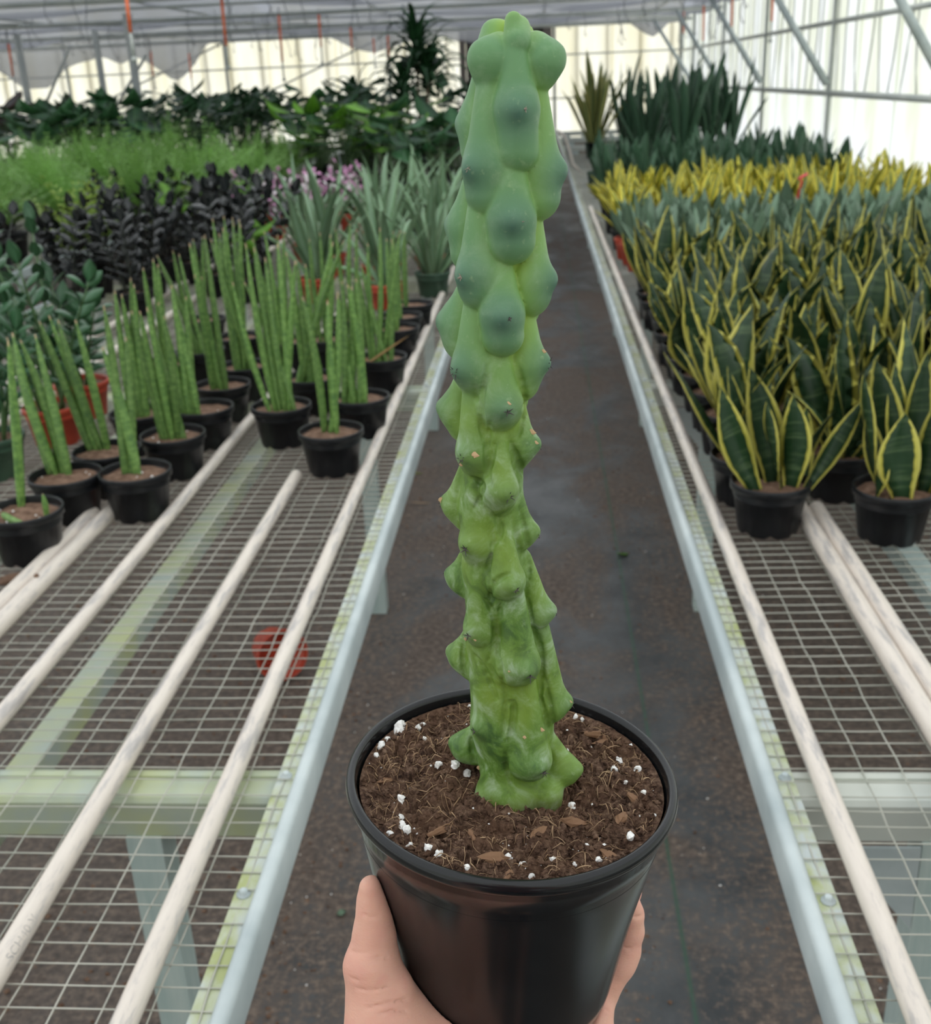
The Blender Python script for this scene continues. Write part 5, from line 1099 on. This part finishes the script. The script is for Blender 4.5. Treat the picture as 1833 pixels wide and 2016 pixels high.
for r in range(4):
    for c in range(8):
        X = -1.95-.62*c+PR.uniform(-.1, .1); Y = 10.6+.75*r+PR.uniform(-.1, .1)
        if -2.8 < X < -2.1: X -= .7
        if X < -.52*Y or X < -4.5: continue
        k += 1; broad('dark_foliage_plant', f'dense deep green plant, {ORD[r+1]} row behind the feathery foliage, {ORD[c+1]} from the aisle', 'hedge of deep green plants', X, Y, DPO, 30, .72, sp=.7, ls=1.25)
for i, (X, Y) in enumerate([(-5.35, 9.4), (-5.5, 10.2), (-5.9, 10.6), (-5.4, 11.2), (-6.1, 11.6), (-5.5, 12.2)]):
    broad('cordyline', f'maroon and green leaved plant, {ORD[i+1]} on the bench beyond the feathery foliage', 'maroon leaved plants', X, Y, PUR, 20, .68, sp=.6, ls=1.3)
for i, (X, Y) in enumerate([(-4.2, 9.6), (-3.9, 10.0), (-4.45, 10.2), (-5.3, 12.7), (-6.4, 12.6), (-5.6, 13.8), (-6.6, 13.9), (-6.0, 14.6), (-3.6, 9.9), (-4.3, 14.2), (-3.5, 14.6), (-4.0, 15.4), (-3.0, 15.0), (-1.9, 14.2), (-1.2, 14.6)]):
    broad('broad_leaf_plant', f'large dark paddle leaved plant, {ORD[i+1]} before the bright far wall', 'paddle leaved plants', X, Y, BRD, 20, .66, sp=.7, ls=1.4)
# tall cane palm with drooping strap leaves
pm = potted('cane_palm', 'tall dark green dracaena with drooping strap leaves reaching the shade cloth', 'palm', None, -1.25, 12.1, 'black', True)
STR = wseries(5, MT['leaf_deep'], .55, .040, (1.7, 2.6), (.2, .4), (-.3, .3), STRAP, seed=51, segs=10, side=.1)
for cx, cz, n in ((0, 1.22, 46), (.12, .98, 34), (-.16, .80, 30)):
    MB().tube([(cx*.3, 0, .14), (cx, 0, cz)], .016, 7).build('cane', MT['trunk'], pm, True)
    for k in range(n):
        a = k*2.4+PR.uniform(-.3, .3); t = .15+1.2*k/n; d = Vector((math.cos(a)*math.sin(t), math.sin(a)*math.sin(t), math.cos(t))); put('leaf', PR.choice(STR), pm, (cx, 0, cz-.006*k), d, (math.cos(a), math.sin(a), 0), (PR.uniform(.75, 1.05),)*3)
for i, (X, Y, h) in enumerate([(-2.0, 12.6, .7), (-.75, 12.8, .55)]):
    e = potted('palm', ('shorter dark strap leaved palm left of the tall one', 'shorter dark strap leaved palm right of the tall one')[i], 'palm', None, X, Y, 'black', True); MB().tube([(0, 0, .14), (0, 0, h)], .014, 7).build('cane', MT['trunk'], e, True)
    for k in range(22): a = k*2.4; t = .15+1.2*k/22; put('leaf', PR.choice(STR), e, (0, 0, h-.006*k), (math.cos(a)*math.sin(t), math.sin(a)*math.sin(t), math.cos(t)), (math.cos(a), math.sin(a), 0), (PR.uniform(.7, 1),)*3)
# ------------------------------------------------------------------ hanging things under the roof
def sprinkler(px, ytop, ybot, Y, lab):
    a, b_ = on_y(px-2, ytop, Y), on_y(px, ybot, Y); e = empty('hanging_sprinkler', (b_[0], Y, b_[2]), 0, lab, 'sprinkler', 'orange stemmed sprinklers hanging from the roof pipes')
    dx = a[0]-b_[0]; dz = max(a[2]-b_[2], .22); r = .0125
    MB().tube([(0, 0, .0), (dx*.2, 0, dz)], [r, r*1.15], 8).build('stem', MT['orange'], e, True)
    MB().tube([(dx*.2, 0, dz), (dx*.3, 0, max(2.40-b_[2], dz+.05))], .007, 6).build('feed_tube', MT['hanger'], e, True)
    MB().tube([(0, 0, -.16), (0, 0, 0)], .010, 6).build('weight', MT['purlin'], e, True)
    MB().lathe([(.004, -.20), (.020, -.19), (.022, -.175), (.008, -.16)], 8).build('nozzle', MT['purlin'], e, True)
for i, (px, yt, yb, Y) in enumerate([(257, -40, 64, 8.4), (445, -10, 90, 10.4), (556, 30, 122, 12.6), (632, 26, 92, 13.8), (693, 54, 98, 16.2), (737, 78, 106, 18.0), (766, 70, 120, 16.6), (802, 124, 176, 13.0), (26, 86, 150, 13.4), (1345, 18, 66, 17.2), (1384, 12, 80, 16.0), (1440, -10, 52, 14.4), (1519, -10, 42, 12.0), (302, 100, 150, 18.2), (377, 105, 155, 18.6)]):
    sprinkler(px, yt, yb, Y, f'orange sprinkler stem hanging, {ORD[i+1] if i < 9 else ORD[i-8]} {"counting along the left row from the columns" if i < 9 else "of those nearer the walls"}')
r_ = random.Random(5)
for k in range(74):
    left = k < 50; px = r_.uniform(2, 780) if left else r_.uniform(1100, 1500); Y = r_.uniform(9.5, 19); z0 = 2.40; z1 = r_.uniform(1.98, 2.22)
    X = min(on_y(px, 60, Y)[0], 2.35); a = r_.uniform(.008, .03); ph = r_.uniform(0, 6); L = z0-z1
    pts = [(a*math.sin(ph+t*5)-a*math.sin(ph), a*.5*math.cos(ph+t*4)-a*.5*math.cos(ph), -L*t) for t in [i/8 for i in range(9)]]
    m = MB().tube(pts, .0042, 4); e = Vector(pts[-1]); m.tube([e, e+Vector((.02, 0, -.03)), e+Vector((.03, 0, -.01)), e+Vector((.02, 0, .01))], .0042, 4)
    o = m.build('wire_hanger', MT['hanger'], None, True, (X, Y, z0)); tag(o, 'wavy grey wire basket hanger dangling from the roof pipes', 'hanger', 'wire hangers under the roof')
# ------------------------------------------------------------------ floor litter and odd bits
def fallen(px, py, lab, mat, L, Wd, rz, z=.004):
    p = on_z(px, py, z); o = inst('fallen_leaf', curved(OVAL, .35, .15, .3, 7, mat, L, Wd), None, p); o.rotation_euler = (1.45, 0, rz); return tag(o, lab, 'leaf')
h_ = MB().tube([on_y(*q, 11.0) for q in ((1098, 258), (1112, 268), (1117, 284), (1124, 305), (1127, 322), (1148, 344))], .016, 7).build('bent_hose', MT['pvc'], None, True); tag(h_, 'pale bent hose hanging at the aisle end of the snake plant bench', 'hose')
fallen(1237, 1090, 'small green fallen leaf on the black ground cloth of the aisle', MT['leaf_lime'], .05, .016, -1.2)
fallen(832, 932, 'yellowish fallen strip leaf on the floor by the left bench leg', MT['leaf_lime2'], .09, .008, -1.5)
fallen(846, 990, 'dry brown curled leaf on the floor under the cactus, left of the aisle', MT['dry_leaf'], .10, .006, -1.3)
fallen(670, 1790, 'pale withered leaf scrap on the ground cloth beside the hand', MT['leaf_moon'], .025, .010, .4)
o = POTS['red']; p = on_z(530, 1330, 0); e = empty('empty_red_pot', (p[0], p[1]+.05, .073), 0, 'empty red plastic pot lying on its side under the mesh bench', 'pot'); q = inst('pot', o, e, (0, 0, 0), (1.45, 0, .6))
def litter(name, mat, n, fn, smin, smax, lab, seed):
    r2 = np.random.default_rng(seed); V = []; F = []; octv = np.array([(1, 0, 0), (-1, 0, 0), (0, 1, 0), (0, -1, 0), (0, 0, .8), (0, 0, -.3)]); octf = np.array([(0, 2, 4), (2, 1, 4), (1, 3, 4), (3, 0, 4), (2, 0, 5), (1, 2, 5), (3, 1, 5), (0, 3, 5)])
    for i in range(n):
        x, y = fn(r2); s_ = smin+(smax-smin)*r2.uniform()**3; V.append(octv*s_*r2.uniform(.6, 1.3, (6, 1))+[x, y, s_*.25]); F.append(octf+6*i)
    o = inst(name, np_mesh(name, np.concatenate(V), None, mat, False, np.concatenate(F))); tag(o, lab, 'litter', kind='stuff'); return o
def aisle(r2):
    while True:
        x, y = r2.uniform(-.75, .75), 1.0+6*r2.uniform()**1.6; k = .5+.5*math.sin(x*9+math.sin(y*2.1)*2+y*.7)
        if r2.uniform() < k*k+.10: return x, y
litter('spilled_soil', MT['soil'], 2600, aisle, .0015, .0060, 'scattered crumbs of spilled soil on the aisle floor', 3)
litter('spilled_perlite', MT['perlite'], 420, aisle, .0010, .0030, 'scattered white perlite grains on the aisle floor', 4)
litter('dirt_under_benches', MT['soil'], 5200, lambda r2: ((1 if r2.uniform() < .4 else -1)*r2.uniform(.5, 1.9), 1.0+4.5*r2.uniform()**1.4), .0015, .008, 'loose soil and grit strewn under the benches', 6)
p = on_z(25, 1150, ZT); m = MB(); m2 = lump(61, .5, 10, MT['soil'], 'soil_clod'); o = inst('soil_clod', m2, None, (p[0], p[1], ZT+.010), (0, 0, .4), (.032, .026, .016)); tag(o, 'clod of spilled soil on the mesh below the fallen leaf pot', 'soil clod')
# worn lettering along the pipe
tx = bpy.data.curves.new('print', 'FONT'); tx.body = 'SCH40 V'; tx.size = .0135; to = bpy.data.objects.new('print', tx); COL.objects.link(to)
dg = bpy.context.evaluated_depsgraph_get(); tm = bpy.data.meshes.new_from_object(to.evaluated_get(dg)); bpy.data.objects.remove(to)
import bmesh
bq_ = bmesh.new(); bq_.from_mesh(tm); bmesh.ops.triangulate(bq_, faces=bq_.faces[:])
for _ in range(3): bmesh.ops.subdivide_edges(bq_, edges=[e_ for e_ in bq_.edges if e_.calc_length() > .0016], cuts=1); bmesh.ops.triangulate(bq_, faces=[f_ for f_ in bq_.faces if len(f_.verts) > 3])
bq_.to_mesh(tm); bq_.free()
co = np.zeros(len(tm.vertices)*3); tm.vertices.foreach_get('co', co); co = co.reshape(-1, 3); rp = .01365; th_ = math.radians(20)+co[:, 1]/rp
yy = 1.42+.6-.0+co[:, 0]*0
new = np.stack([rp*np.cos(th_), co[:, 0]*1.25, rp*np.sin(th_)], -1); tm.vertices.foreach_set('co', new.ravel()); tm.materials.append(MT['worn_print']); tm.update()
PB_dx = lambda y: .004*math.sin(y*.7+2)*.5
inst('print', tm, PB, (PB_dx(.85), .835+.6, 0))
